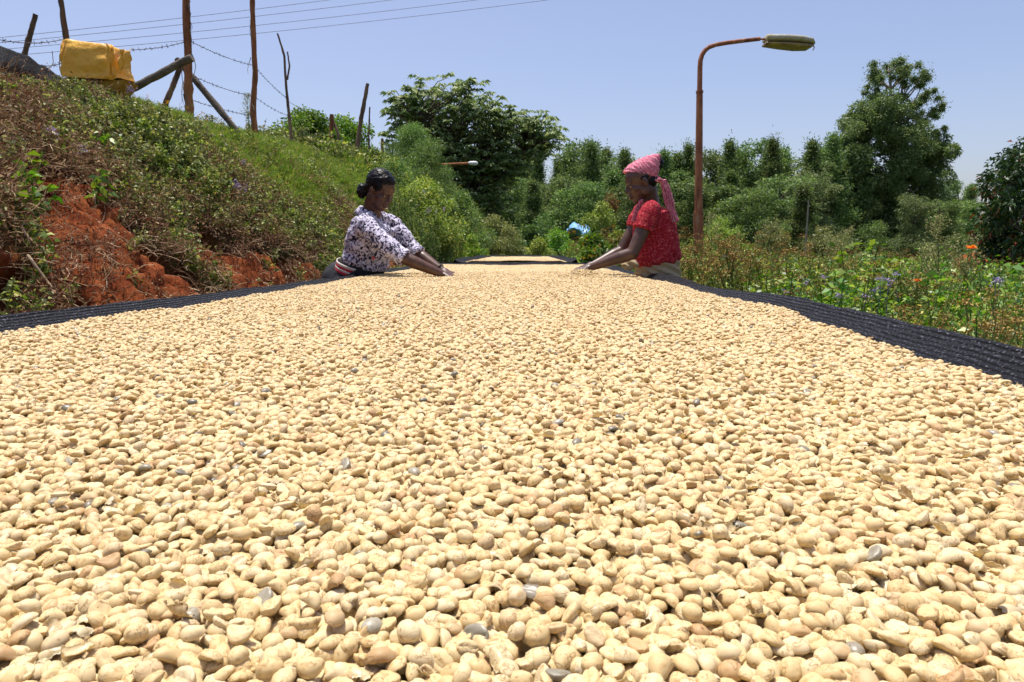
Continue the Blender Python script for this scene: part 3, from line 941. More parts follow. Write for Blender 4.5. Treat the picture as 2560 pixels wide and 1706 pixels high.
m_ = (grassy > .35) & (r_ < .95)
put('bank_grass', x[m_], y[m_], z[m_], rng.uniform(.5, .95, m_.sum()), tf, 'short bright grass along the top of the bank', 'grass', rng, (0, 0))
# crest and upper terrace grass, farther slope
n = 9000
yy = RNG.uniform(5, 22, n) ; xx = RNG.uniform(-9, 2.0, n); zz = ground(xx, yy)
k_ = (xx < np.interp(yy, *FX) - .4) & ((yy > 11) | (xx < np.interp(yy, *FX) - np.interp(yy, *WW) * .9))
put('terrace_grass', xx[k_], yy[k_], zz[k_], RNG.uniform(.7, 1.3, k_.sum()) * np.where(yy[k_] > 13, 1.5, .75), tf, 'longer grass on the terrace and the far slope', 'grass', RNG, (0, 0))
k2 = k_ & (RNG.random(n) < np.where(yy > 11, .3, .06))
put('terrace_weeds', xx[k2], yy[k2], zz[k2], RNG.uniform(.6, 1.0, k2.sum()) * np.where(yy[k2] > 13, 2.2, 1.0), sp_g + sp_o, 'weeds between the grass on the far slope', 'weeds', RNG, (0, 0))
tallk = [(plume(700 + q, .8, 420)[0], M['leaf_feather']) for q in range(3)] + [(weed(710 + q, .85, 5, .045, 60, .3, .18), M['leaf_feather']) for q in range(4)] + [(weed(720 + q, .8, 5, .05, 55, .45, .2), M['leaf_weed']) for q in range(3)]
n = 1500
yy = RNG.uniform(9.5, 21, n); xx = np.interp(yy, *FX) - RNG.uniform(.15, 1.0, n) ** 1.2 * np.interp(yy, *WW) * .95
k3 = (xx > -2.7) & (xx > -.17 * yy - .1) & (xx < -.1 * yy + .9) & (RNG.random(n) < sstep(9.5, 12.5, yy))
scatter('slope_tall_weeds', np.stack([xx[k3], yy[k3], ground(xx[k3], yy[k3])], 1), np.stack([RNG.normal(size=k3.sum()) * .1, RNG.normal(size=k3.sum()) * .1, RNG.uniform(0, 6.3, k3.sum())], 1), RNG.uniform(.6, 1.25, k3.sum()),
        RNG.integers(0, 10, k3.sum()), tallk, 'tall feathery weeds on the far end of the bank', 'weeds')
# hanging roots and straws over bare soil
x, y, z, t, rng = bank_points(2600, 2.3, 11, 5)
k_ = soil_mask(x, y, z) > .4
k_ &= rng.random(len(x)) < .42
put('loose_straw', x[k_], y[k_], z[k_] + .05, rng.uniform(.4, .9, k_.sum()), [(tangle(380 + q, .14, 9, 4), M['dry']) for q in range(4)], 'pale straws and roots lying on the bare soil', 'straw', rng)
# bigger leafy plants on the bank, individually
for k, (px, py, Y) in enumerate([(20, 560, 3.4), (150, 590, 3.5), (60, 480, 3.8), (130, 540, 3.7), (205, 400, 5.2), (360, 520, 4.6)]):
    p = at(px, py, Y)
    xs = np.linspace(-5, -1, 400)
    zs = ground(xs, np.full(400, Y)); ii = int(np.argmin(abs(zs - p.z)))
    me = sprig(400 + k, .26, 4, 8, .075, .5, .6, .3)
    tag(link('bank_plant', me, None, M['leaf_bright'], (xs[ii] + .02, Y, zs[ii])), ['broad-leaved green plant at the left edge above the dark net', 'broad-leaved plant on the red soil in the left part of the bank',
        'broad-leaved plant among dry stems at far left', 'green plant just left of the deep hollow in the red soil', 'broad-leaved plant on the bank under the yellow sheet',
        'small green plant on top of the bare red patch'][k], 'plant')
# dead sticks on the bank
for k, (a, b, Y) in enumerate([((20, 655), (90, 735), 3.2), ((410, 590), (455, 600), 4.3), ((640, 712), (695, 670), 5.3), ((30, 580), (98, 632), 3.3)]):
    pa, pb = at(*a, Y), at(*b, Y)
    xs = np.linspace(-5, -1, 400)
    def onb(p):
        zs = ground(xs, np.full(400, p.y)); ii = int(np.argmin(abs(zs - p.z))); return Vector((xs[ii] + .09, p.y, p.z + .03))
    mb = MB(); tube(mb, bend(tuple(onb(pa)), tuple(onb(pb)), 6, .05, RNG), np.linspace(.008, .004, 6), 5, .9)
    tag(link('dead_stick', mb.mesh('dead_stick'), None, M['dry']), ['long grey dead stick lying on the lower left of the bank', 'short pale stick above the middle of the red soil',
        'thin pale stick on the small red patch near the woman in the print blouse', 'pale stick near the leafy plant at the left edge'][k], 'stick')

# flowers on the bank
mb = MB()
for (px, py, Y) in [(33, 375, 4.6), (187, 415, 4.8), (730, 493, 6.4), (740, 497, 6.4), (760, 505, 6.5), (690, 440, 7.0), (250, 258, 6.5), (262, 258, 6.5), (445, 290, 8), (1060, 480, 11.5), (1075, 525, 11.3), (1090, 530, 11.4), (1110, 522, 11.5), (1070, 530, 11.4)]:
    p = at(px, py, Y)
    xs = np.linspace(-6, 0, 600); zs = ground(xs, np.full(600, Y)); ii = int(np.argmin(abs(zs - (p.z - .08))))
    c = np.array([max(xs[ii], p.x if Y > 10 else -9), Y, zs[ii] + .2 if Y < 10 else p.z])
    q = c + RNG.normal(size=(24, 3)) * .018
    leaves(mb, q, rvec(24, RNG), .018, .014, RNG, .5)
tag(link('lilac_flowers', mb.mesh('lilac_flowers'), None, M['lilac']), 'small lilac flower heads scattered over the bank weeds', 'flowers', kind='stuff')
mb = MB()
for k in range(70):
    Y = RNG.uniform(7.2, 9); xq = RNG.uniform(-4.6, -3.2); zq = float(ground(xq, Y)) + RNG.uniform(.1, .25)
    leaves(mb, np.array([xq, Y, zq]) + RNG.normal(size=(6, 3)) * .008, rvec(6, RNG), .016, .014, RNG, .5)
tag(link('yellow_flowers', mb.mesh('yellow_flowers'), None, M['yellow']), 'tiny yellow flowers in the grass near the leaning beam', 'flowers', kind='stuff')

# ------------------------------------------------------------------ right-hand weeds
wd = []
for k in range(4): wd.append((weed(500 + k, .95, 7, .058, 75, .5, .3), M['leaf_bright']))
for k in range(4): wd.append((weed(510 + k, .9, 6, .055, 75, .45, .28), M['leaf_weed']))
for k in range(3): wd.append((weed(520 + k, .95, 6, .07, 55, .2, .2), M['leaf_feather']))
heads = []
for k in range(3):
    a_, b_ = weed(530 + k, 1.0, 6, .045, 34, .3, .28, True, 26)
    wd.append((a_, M['leaf_weed'])); heads.append((b_, M['seed']))
n = 3600
yy = 1.2 + RNG.random(n) ** .8 * 15; xx = 1.15 + RNG.random(n) ** 1.15 * (1.5 + yy * .85)
zz = ground(xx, yy)
ok = ~((np.abs(xx - .98) < .42) & (np.abs(yy - 4.25) < .5)) & ~(xx < 1.35) | (yy > 7.5)
ok &= ~((np.abs(xx - at(1747, 600, 9).x) < .25) & (np.abs(yy - 8.7) < .6))
xx, yy, zz = xx[ok], yy[ok], zz[ok]; n = len(xx)
pat = vnoise(xx * .8, yy * .8, seed=7) + RNG.normal(size=n) * .5
brn = 1.5 * np.exp(-(((xx - 1.9) / 1.0) ** 2 + ((yy - 5.6) / 1.8) ** 2)) + 1.5 * np.exp(-(((xx - 2.1) / .55) ** 2 + ((yy - 2.9) / .7) ** 2)) + .8 * np.exp(-(((xx - 3.2) / .9) ** 2 + ((yy - 8) / 2) ** 2))
pat = pat + .12 - brn * (RNG.random(n) < .34)
idx = np.where(pat > -.1, RNG.integers(0, 4, n), np.where(pat > -.6, RNG.integers(4, 8, n), np.where(pat > -.72, RNG.integers(8, 11, n), RNG.integers(11, 14, n))))
sc = RNG.uniform(.72, 1.05, n) * np.clip(.74 + .08 * (yy - 1.5), .74, 1.12)
rots = np.stack([RNG.normal(size=n) * .08, RNG.normal(size=n) * .08, RNG.uniform(0, 2 * PI, n)], 1)
scatter('field_weeds', np.stack([xx, yy, zz], 1), rots, sc, idx, wd, 'waist-high mixed weeds filling the ground right of the beds', 'weeds')
hm = idx >= 11
scatter('field_seed_heads', np.stack([xx, yy, zz], 1)[hm], rots[hm], sc[hm], idx[hm] - 11, heads, 'rusty brown seed heads on the weeds right of the beds', 'weeds')

# individually placed tall plants
def tall_plume(px, topy, Y, seed, label):
    p = at(px, topy, Y); gz = float(ground(p.x, Y)); h = p.z - gz
    a, b = plume(seed, h)
    r = empty('plume_weed', (p.x, Y, gz), seed); tag(r, label, 'plant')
    link('stem', a, r, M['leaf_weed']); link('flower_head', b, r, M['bloom_cream'])['kind'] = 'stuff'


for k, (px, ty, Y, lab) in enumerate([(2352, 565, 4.2, 'tallest cream-flowered plume weed right of the gum tree'), (2300, 630, 4.4, 'shorter cream-flowered plume weed left of the tallest one'),
                                      (2410, 610, 4.6, 'cream plume weed right beside the tallest one'), (1925, 555, 7.5, 'slim green plume weed against the dark wood right of the lamp post'),
                                      (2120, 585, 6.5, 'pale green plume weed in front of the gum tree trunks'), (1785, 545, 9, 'thin pale green plume weed just right of the lamp post'),
                                      (2085, 600, 7.0, 'small plume weed left of the one before the gum trunks'), (620, 238, 12, 'thin spire weed on the crest next to the second fence pole')]):
    tall_plume(px, ty, Y, 600 + k, lab)
for k, (px, ty, Y, lab) in enumerate([(2165, 605, 4.8, 'leafy climber shoot rising above the weeds left of the gum tree'), (2250, 628, 4.6, 'leafy shoot rising between two plume weeds'),
                                      (2040, 680, 4.0, 'bright leafy plant spreading behind the dark net rim'), (2440, 690, 3.6, 'bright leafy plant under the red earth mound'),
                                      (1650, 600, 6.2, 'leafy plant behind the back of the woman in red, beside the lamp post')]):
    p = at(px, ty, Y); gz = float(ground(p.x, Y)); h = p.z - gz
    tag(link('leafy_plant', weed(620 + k, h, 5, .085, 60, .6, .28), None, M['leaf_bright'], (p.x, Y, gz)), lab, 'plant')
for k, (px, ty, Y, lab) in enumerate([(1870, 600, 5.6, 'rusty brown seed weed right of the lamp post'), (1825, 625, 5.2, 'brown seed weed nearest the lamp post'), (1990, 620, 6.0, 'brown seed weed in front of the thin pale trunk'),
                                      (2500, 745, 2.9, 'orange brown dried flower weed near the right edge'), (2455, 770, 2.6, 'dried brown flower weed just above the net rim at right'), (2030, 720, 3.4, 'dry brown weed behind the net rim right of the lamp')]):
    p = at(px, ty, Y); gz = float(ground(p.x, Y)); h = p.z - gz
    a, b = weed(640 + k, h, 6, .04, 24, .3, .22, True, 34)
    r = empty('seed_weed', (p.x, Y, gz)); tag(r, lab, 'plant'); link('stem', a, r, M['leaf_olive']); link('seed_head', b, r, M['seed'])['kind'] = 'stuff'


def flower(px, py, Y, m, label, r=.03):
    p = at(px, py, Y); gz = float(ground(p.x, Y)); mb = MB()
    tube(mb, bend((p.x + .02, Y, gz), tuple(p), 6, .02, RNG), .003, 4, .4, False)
    root = empty('flower', (0, 0, 0)); tag(root, label, 'flower')
    link('stem', mb.mesh('stem'), root, M['leaf_weed'])
    mb = MB(); n = 16; a = np.arange(n) / n * 2 * PI
    D = np.stack([np.cos(a), np.sin(a) * .6, .4 + .3 * np.sin(a * 3)], 1)
    leaves(mb, np.repeat(np.array(p)[None], n, 0), D, r, r * .5, RNG, .6)
    link('petals', mb.mesh('petals'), root, M[m])


flower(2428, 622, 4.0, 'orange', 'lone orange flower standing in front of the red earth mound', .035)
flower(2293, 703, 3.6, 'orange', 'small orange pink flower low among the weeds', .022)
for k, (px, py, Y) in enumerate([(2200, 697, 3.6), (2222, 700, 3.6), (2224, 712, 3.6), (2190, 725, 3.5), (2060, 692, 4.2), (2095, 740, 3.3), (2165, 740, 3.3), (1967, 730, 3.9), (2500, 700, 3.2), (2240, 685, 4)]):
    flower(px, py, Y, 'lilac', 'small lilac flower among the weeds right of the bed', .022) if False else None
mb = MB()
for (px, py, Y) in [(2200, 697, 3.6), (2222, 700, 3.6), (2224, 712, 3.6), (2190, 725, 3.5), (2060, 692, 4.2), (2095, 740, 3.3), (2165, 740, 3.3), (1967, 730, 3.9), (2500, 700, 3.2), (2240, 685, 4), (2490, 705, 3.2), (1810, 640, 6), (2018, 705, 4)]:
    c = np.array(at(px, py, Y))
    leaves(mb, c + RNG.normal(size=(26, 3)) * np.array([.012, .012, .006]), rvec(26, RNG), .012, .009, RNG, .5)
    tube(mb, bend((c[0], c[1], c[2] - .3), tuple(c), 5, .03, RNG), .0015, 3, .1, False)
tag(link('lilac_field_flowers', mb.mesh('lilac_field_flowers'), None, M['lilac']), 'lilac flower heads dotted through the weeds right of the bed', 'flowers', kind='stuff')
mb = MB()
for k in range(16):
    px = RNG.uniform(1420, 1560); py = RNG.uniform(565, 650); Y = 7.3 + RNG.uniform(-.1, .3)
    c = np.array(at(px, py, Y)); leaves(mb, c + RNG.normal(size=(8, 3)) * .008, rvec(8, RNG), .012, .010, RNG, .5)
tag(link('yellow_bush_flowers', mb.mesh('yellow_bush_flowers'), None, M['yellow']), 'orange yellow dots of flowers on the bushes left of the woman in red', 'flowers', kind='stuff')

# ------------------------------------------------------------------ fence poles, braces, wires
def pole(pts, rad, matk, name, label, seed, seg=9, cat='fence pole', rough=.13, parent=None):
    rng = np.random.default_rng(seed); mb = MB()
    P = np.array([tuple(p) for p in pts]); n = 26
    t = np.linspace(0, 1, n); tt = np.linspace(0, 1, len(P))
    Q = np.stack([np.interp(t, tt, P[:, k]) for k in range(3)], 1)
    r0 = np.interp(t, np.linspace(0, 1, len(rad)), rad)
    Q += np.cumsum(rng.normal(size=Q.shape) * np.array([1, 1, 0]), 0) * r0.mean() * .05
    knots = np.ones(n) + .12 * (rng.random(n) < .12)
    tube(mb, Q, r0 * knots, seg, .5, True, rough, rng)
    o = link(name, mb.mesh(name, True), parent, M[matk])
    if parent is None: tag(o, label, cat)
    return o


def strips(parent, base, top, n, seed, r):
    rng = np.random.default_rng(seed)
    for k in range(n):
        t = rng.uniform(.1, .9); p = base.lerp(top, t) + Vector((rng.choice([-1, 1]) * r, -r * .6, 0))
        q = p + Vector((rng.uniform(-.07, .09), -.02, -rng.uniform(.12, .4)))
        mb = MB(); tube(mb, bend(tuple(p), tuple(q), 7, .12, rng), np.linspace(.007, .002, 7), 3, .5, False)
        link('bark_strip', mb.mesh('bark_strip'), parent, M['peel'])


def rooted_pole(name, label, cat, pxb, pyb, pxt, pyt, Y, rb, rt, matk, seed, via=(), nstrip=0):
    b = at(pxb, pyb, Y); t = at(pxt, pyt, Y)
    root = empty(name, tuple(b)); tag(root, label, cat)
    pts = [b + Vector((0, 0, -.35))] + [b] + [at(x_, y_, Y) for x_, y_ in via] + [t]
    o = pole(pts, [rb, rb] + [rb + (rt - rb) * (k + 1) / (len(via) + 1) for k in range(len(via) + 1)], matk, 'shaft', None, seed, parent=root)
    o.matrix_parent_inverse = Matrix.Translation(-b)
    if nstrip:
        before = set(root.children)
        strips(root, b, t, nstrip, seed, rb)
        for c in root.children:
            if c not in before: c.matrix_parent_inverse = Matrix.Translation(-b)
    return root


rooted_pole('fence_pole', 'thick peeled red-brown pole carrying the diagonal braces', 'fence pole', 474, 312, 466, -40, 8.4, .052, .040, 'post_red', 1, [(472, 180)], 7)
rooted_pole('fence_pole', 'second tall bark-stripped pole, running out of the top of the picture', 'fence pole', 640, 352, 633, -30, 10.6, .045, .034, 'post_red', 2, [(634, 270), (640, 180), (634, 60)], 6)
rooted_pole('fence_pole', 'slim pale broken pole holding the yellow sheet', 'fence pole', 184, 240, 150, -30, 6.7, .04, .018, 'post', 3, [(172, 160), (165, 80)], 3)
rooted_pole('fence_pole', 'short leaning pole at far left beyond the dark net', 'fence pole', 58, 150, 88, 36, 7.2, .026, .022, 'post', 4)
rooted_pole('fence_pole', 'crooked slim forked pole right of the tall bark-stripped one', 'fence pole', 731, 370, 695, 84, 12.0, .028, .014, 'post', 5, [(724, 300), (716, 210), (712, 140)])
# fork of the crooked pole
f_ = [o for o in COL.objects if o.name == 'fence_pole.004'][0]
fk = pole([at(718, 200, 12), at(724, 165, 12), at(719, 130, 12)], [.016, .014, .011], 'post', 'branch', None, 9, parent=f_)
fk.matrix_parent_inverse = Matrix.Translation(-Vector(f_.location))
rooted_pole('fence_pole', 'short reddish forked stake in front of the bright bush', 'fence pole', 823, 402, 829, 286, 15, .05, .04, 'post_red', 6)
rooted_pole('fence_pole', 'dark thick stake leaning to the right beyond the bush', 'fence pole', 888, 405, 922, 209, 16, .055, .04, 'post', 7, [(905, 300)])
rooted_pole('fence_pole', 'thin crooked stick between the leaning stake and the last stake', 'fence pole', 926, 425, 924, 268, 16.5, .026, .016, 'post', 8, [(922, 340)])
rooted_pole('fence_pole', 'short orange stake above the head of the woman in the print blouse', 'fence pole', 957, 425, 956, 347, 17, .04, .034, 'post_red', 10)
rooted_pole('brace', 'grey weathered beam leaning down left from the thick pole', 'timber brace', 262, 258, 480, 144, 8.1, .043, .043, 'post_grey', 11)
rooted_pole('brace', 'long dark brace running down right from the thick pole', 'timber brace', 600, 338, 440, 148, 8.6, .040, .036, 'post_grey', 12)
rooted_pole('brace', 'short broken brace low behind the thick pole', 'timber brace', 410, 262, 446, 168, 9.0, .036, .032, 'post', 13)
rooted_pole('brace', 'small dark prop under the short stake by the bush', 'timber brace', 846, 335, 832, 300, 15.3, .03, .03, 'post', 14)


def wire(a, b, sag, r, name, label, barbs=0, seed=0, cat='wire'):
    rng = np.random.default_rng(seed); a = np.array(a); b = np.array(b)
    n = 30; t = np.linspace(0, 1, n)[:, None]
    P = a + (b - a) * t; P[:, 2] -= (4 * t * (1 - t))[:, 0] * sag
    root = empty(name); tag(root, label, cat)
    mb = MB(); tube(mb, P, r, 4, .5, False); link('strand', mb.mesh('strand'), root, M['wire'])
    if barbs:
        mb = MB()
        for k in range(barbs):
            tt = (k + .5) / barbs * (n - 1); i = int(tt); c = P[i] + (P[min(i + 1, n - 1)] - P[i]) * (tt - i)
            for q in range(2):
                d = rng.normal(size=3); d = d / np.linalg.norm(d) * .022
                tube(mb, [c - d, c + d], r * .8, 3, .5, False)
        o = link('barbs', mb.mesh('barbs'), root, M['wire']); o['kind'] = 'stuff'


W_ = [((478, 104), 8.4, (630, 163), 10.6, .03, 16, 'top barbed wire from the thick pole to the second tall pole'), ((636, 165), 10.6, (716, 245), 12, .03, 14, 'top barbed wire from the second tall pole to the crooked pole'),
      ((716, 250), 12, (828, 300), 15, .06, 12, 'top barbed wire from the crooked pole to the short forked stake'), ((482, 190), 8.4, (632, 240), 10.6, .03, 16, 'middle barbed wire right of the thick pole'),
      ((638, 243), 10.6, (722, 290), 12, .03, 10, 'middle barbed wire right of the second tall pole'), ((478, 250), 8.4, (634, 290), 10.6, .02, 14, 'lowest barbed wire right of the thick pole'),
      ((325, 125), 7.4, (462, 105), 8.4, .02, 10, 'barbed wire from the yellow sheet to the thick pole'), ((0, 100), 6.0, (160, 98), 6.7, .03, 9, 'barbed wire at far left running to the broken pole'),
      ((100, 165), 6.4, (170, 150), 6.7, .02, 5, 'low barbed wire stub left of the broken pole')]
for k, (a, Ya, b, Yb, sag, nb, lab) in enumerate(W_):
    wire(at(a[0], a[1], Ya), at(b[0], b[1], Yb), sag, .0035, 'barbed_wire', lab, nb, k)
for k, (y0, y1, lab) in enumerate([(87, 9, 'highest of the four power lines at top left'), (100, 27, 'second highest of the four power lines'), (117, 50, 'second lowest of the four power lines'), (134, 70, 'lowest of the four power lines, reaching farthest right')]):
    a = at(-300, y0 + (y0 - y1) / 640 * 300, 30); b = at(640, y1, 34)
    d = (b - a); c = b + d * 1.1
    wire(a, c, -.0 + .25, .010, 'power_line', lab, 0, 50 + k)


# yellow sheet over a box on a stand
def yellow():
    Y = 6.6
    c = at(246, 205, Y); rng = np.random.default_rng(3)
    gz = float(ground(c.x, Y))
    root = empty('covered_box', (c.x, Y, gz)); tag(root, 'yellow plastic sheet tied over a box on a stand at the crest', 'covered box')
    inv = Matrix.Translation(-Vector((c.x, Y, gz)))
    s = Y / FPX
    # sheet: loft of rings from the open bottom to the closed top
    W, D = 122 * s, .30
    rings = []
    zt, zb = at(0, 108, Y).z, at(0, 203, Y).z
    prof = [(0.0, 1.03), (.05, 1.05), (.12, 1.01), (.2, 1.045), (.3, 1.0), (.45, 1.01), (.6, .985), (.75, .99), (.88, .985), (.96, .96), (1.0, .9), (1.02, .6), (1.03, .25), (1.03, .02)]
    n = 72; V = []
    for (tz, k) in prof:
        for i in range(n):
            a = i / n * 2 * PI
            ca, sa = math.cos(a), math.sin(a)
            e = .16
            X = math.copysign(abs(ca) ** e, ca) * W / 2 * k; Yy = math.copysign(abs(sa) ** e, sa) * D / 2 * k
            f = .010 * math.sin(a * 9 + tz * 5) + .008 * math.sin(a * 17 - tz * 11) + .02 * math.sin(a * 3 + 1) * (1 - tz)
            z = zb + (zt - zb) * min(tz, 1.03) - .022 * (X / W + .5) * 2.2 * tz + .018 * math.sin(a * 2 + .6) * (tz < .3)
            V.append((c.x + X + ca * f, Y + Yy + sa * f, z))
    V = np.array(V)
    V += .010 * np.stack([fbm(V[:, 0] * 9, V[:, 1] * 9, V[:, 2] * 14, oct=3, seed=s_) for s_ in (1, 2, 3)], 1)
    sag = np.sin(np.clip((V[:, 0] - c.x) / W + .5, 0, 1) * PI)
    hh = (V[:, 2] - zb) / (zt - zb)
    V[:, 1] -= .022 * np.abs(np.sin(hh * 9 + sag * 2.2)) * (V[:, 1] < Y) * (hh < .8)
    m = len(prof)
    F = [(j * n + i, j * n + (i + 1) % n, (j + 1) * n + (i + 1) % n, (j + 1) * n + i) for j in range(m - 1) for i in range(n)]
    F2 = [(j + 1) * n for j in range(0)]
    me = np_mesh('sheet', V, np.array(F), None, True)
    o = link('sheet', me, root, noise_col('yellow_plastic', [(.3, (.72, .34, .02)), (.7, (.82, .47, .06))], 5, 4, .5, .6, 16, .4, None, .03)); o.matrix_parent_inverse = inv
    sd_m = o.modifiers.new('sub', 'SUBSURF'); sd_m.levels = 1; sd_m.render_levels = 1
    # hanging flap on the right
    nu, nv = 14, 12; V = []
    for j in range(nv):
        for i in range(nu):
            u, v = i / (nu - 1), j / (nv - 1)
            p = at(298 + 28 * u - 3 * v, 124 + 60 * v * (1 - .25 * u), Y - .16 + .12 * u)
            V.append((p.x, p.y + .02 * math.sin(v * 9 + u * 3) + .015 * math.sin(u * 8), p.z + .01 * math.sin(u * 7)))
    F = [(j * nu + i, j * nu + i + 1, (j + 1) * nu + i + 1, (j + 1) * nu + i) for j in range(nv - 1) for i in range(nu - 1)]
    o = link('flap', np_mesh('flap', np.array(V), np.array(F), None, True), root, bpy.data.materials['yellow_plastic']); o.matrix_parent_inverse = inv
    o.modifiers.new('thick', 'SOLIDIFY').thickness = .004
    bm = bmesh.new()
    box_bm(bm, (c.x, Y, (zt + zb) / 2 - .04), (W * .86, D * .8, (zt - zb) * .72))
    o = link('box', bm_mesh(bm, 'box'), root, M['post_grey']); o.matrix_parent_inverse = inv
    # lower hanging sheet: wedge
    bm = bmesh.new()
    pts = [at(190, 203, Y - .13), at(312, 200, Y - .13), at(283, 236, Y - .10), at(215, 226, Y - .1)]
    vs = [bm.verts.new(p) for p in pts]; vb = [bm.verts.new(p + Vector((0, .24, 0))) for p in pts]
    bm.faces.new(vs[::-1])
    for i in range(4): bm.faces.new((vs[i], vs[(i + 1) % 4], vb[(i + 1) % 4], vb[i]))
    bm.faces.new(vb)
    o = link('lower_sheet', bm_mesh(bm, 'lower_sheet'), root, noise_col('shaded_sheet', [(.3, (.30, .16, .02)), (.7, (.42, .24, .03))], 4, 4, .6, .5, 20)); o.matrix_parent_inverse = inv  # darker copy of the yellow plastic, with the underside's shade in its colour
    for (dx, dy) in ((-.38, -.1), (.1, -.1), (-.38, .12), (.1, .12)):
        bm = bmesh.new(); zz0 = float(ground(c.x + dx * W, Y + dy)) - .2
        box_bm(bm, (c.x + dx * W, Y + dy, (zz0 + zb) / 2), (.06, .06, zb - zz0))
        o = link('leg', bm_mesh(bm, 'leg'), root, M['post']); o.matrix_parent_inverse = inv
    bm = bmesh.new(); box_bm(bm, (c.x - .1, Y, zb - .10), (.3, .24, .2)); o = link('crate', bm_mesh(bm, 'crate'), root, M['post']); o.matrix_parent_inverse = inv


yellow()


# ------------------------------------------------------------------ shade net
def net_mat(name, vecscale=(1, 1, 1)):
    m, nt, b, out = mat(name)
    a = nd(nt, 'ShaderNodeAttribute'); a.attribute_name = 'uvn'
    sep = nd(nt, 'ShaderNodeSeparateXYZ'); nt.links.new(a.outputs['Vector'], sep.inputs[0])
    # knit: courses across v, fine stitches along u
    w1 = nd(nt, 'ShaderNodeMath', operation='MULTIPLY'); w1.inputs[1].default_value = 2 * PI / .0115
    nt.links.new(sep.outputs[1], w1.inputs[0])
    s1 = nd(nt, 'ShaderNodeMath', operation='SINE'); nt.links.new(w1.outputs[0], s1.inputs[0])
    w2 = nd(nt, 'ShaderNodeMath', operation='MULTIPLY'); w2.inputs[1].default_value = 2 * PI / .0045
    nt.links.new(sep.outputs[0], w2.inputs[0])
    s2 = nd(nt, 'ShaderNodeMath', operation='SINE'); nt.links.new(w2.outputs[0], s2.inputs[0])
    pr = nd(nt, 'ShaderNodeMath', operation='MULTIPLY'); nt.links.new(s1.outputs[0], pr.inputs[0]); nt.links.new(s2.outputs[0], pr.inputs[1])
    ad = nd(nt, 'ShaderNodeMath', operation='MULTIPLY_ADD'); nt.links.new(pr.outputs[0], ad.inputs[0]); ad.inputs[1].default_value = .5; nt.links.new(s1.outputs[0], ad.inputs[2])
    bp = nd(nt, 'ShaderNodeBump'); bp.inputs['Strength'].default_value = .9; bp.inputs['Distance'].default_value = .0018
    nt.links.new(ad.outputs[0], bp.inputs['Height']); nt.links.new(bp.outputs[0], b.inputs['Normal'])
    n = nd(nt, 'ShaderNodeTexNoise'); n.inputs['Scale'].default_value = 190; n.inputs['Detail'].default_value = 2
    nt.links.new(a.outputs['Vector'], n.inputs['Vector'])
    r = ramp(nt, n.outputs[0], [(.56, (.006, .006, .008)), (.62, (.012, .012, .016)), (.70, (.22, .22, .25))])  # sparse pale top stop paints the net's glitter into the base colour
    nt.links.new(r.outputs[0], b.inputs['Base Color'])
    rr = ramp(nt, n.outputs[0], [(.5, (.62, .62, .62)), (.68, (.25, .25, .25))])
    nt.links.new(rr.outputs[0], b.inputs['Roughness'])
    b.inputs['Specular IOR Level'].default_value = .14
    return m


M['net'] = net_mat('black_shade_net')


def sheet(name, G, parent=None, m=None, du=1.0):
    """G (nu,nv,3) grid; writes a uvn attribute in metres"""
    nu, nv = G.shape[:2]
    V = G.reshape(-1, 3)
    i = (np.arange(nu - 1)[:, None] * nv + np.arange(nv - 1)[None]).ravel()
    F = np.stack([i, i + 1, i + nv + 1, i + nv], 1)
    me = np_mesh(name, V, F, None, True)
    us = np.concatenate([[0], np.cumsum(np.linalg.norm(np.diff(G[:, nv // 2], axis=0), axis=1))])
    vs = np.concatenate([np.zeros((nu, 1)), np.cumsum(np.linalg.norm(np.diff(G, axis=1), axis=2), 1)], 1)
    uv = np.stack([np.repeat(us[:, None], nv, 1), vs, np.zeros((nu, nv))], -1).reshape(-1, 3)
    a = me.attributes.new('uvn', 'FLOAT_VECTOR', 'POINT'); a.data.foreach_set('vector', uv.astype(np.float32).ravel())
    return link(name, me, parent, m or M['net'])


# bed 1 outline: rim (x as a function of Y), and bean boundary
RY = np.array([-.6, 0, .5, 1.0, 1.5, 2.4, 3.4, 4.2, 5.5, 7.3])
RXR = np.array([.62, .66, .70, .745, .80, .84, .86, .84, .83, .82])
RXL = np.array([-1.2, -1.2, -1.18, -1.17, -1.15, -1.05, -1.01, -.98, -.93, -.88])


def rimx(y, side): return np.interp(y, RY, RXR if side > 0 else RXL)


def rimz(y, side):
    s = 0 if side > 0 else 40
    z = (.912 if side > 0 else .905) + (.007 if side > 0 else .004) * np.sin(y * 3.7 + s) + .008 * vnoise(y * 1.6 + s, y * 0, seed=3)
    if side > 0: z = z + .013 * np.exp(-((y - .9) / .8) ** 2)
    return z


def edge_x(y, side):
    """where the beans stop"""
    g = (.040 if side > 0 else .050) + .016 * vnoise(y * 2.3 + side * 9, y * 0 + 4, seed=8) + .013 * vnoise(y * 7, y * 0 + side, seed=9) + .007 * vnoise(y * 24, y * 0 + side, seed=19)
    if side > 0: g = g - .035 * np.exp(-((y - 1.98) / .16) ** 2) + .018 * np.exp(-((y - 1.6) / .2) ** 2)*0
    g = np.maximum(g, .014)
    return rimx(y, side) - side * g


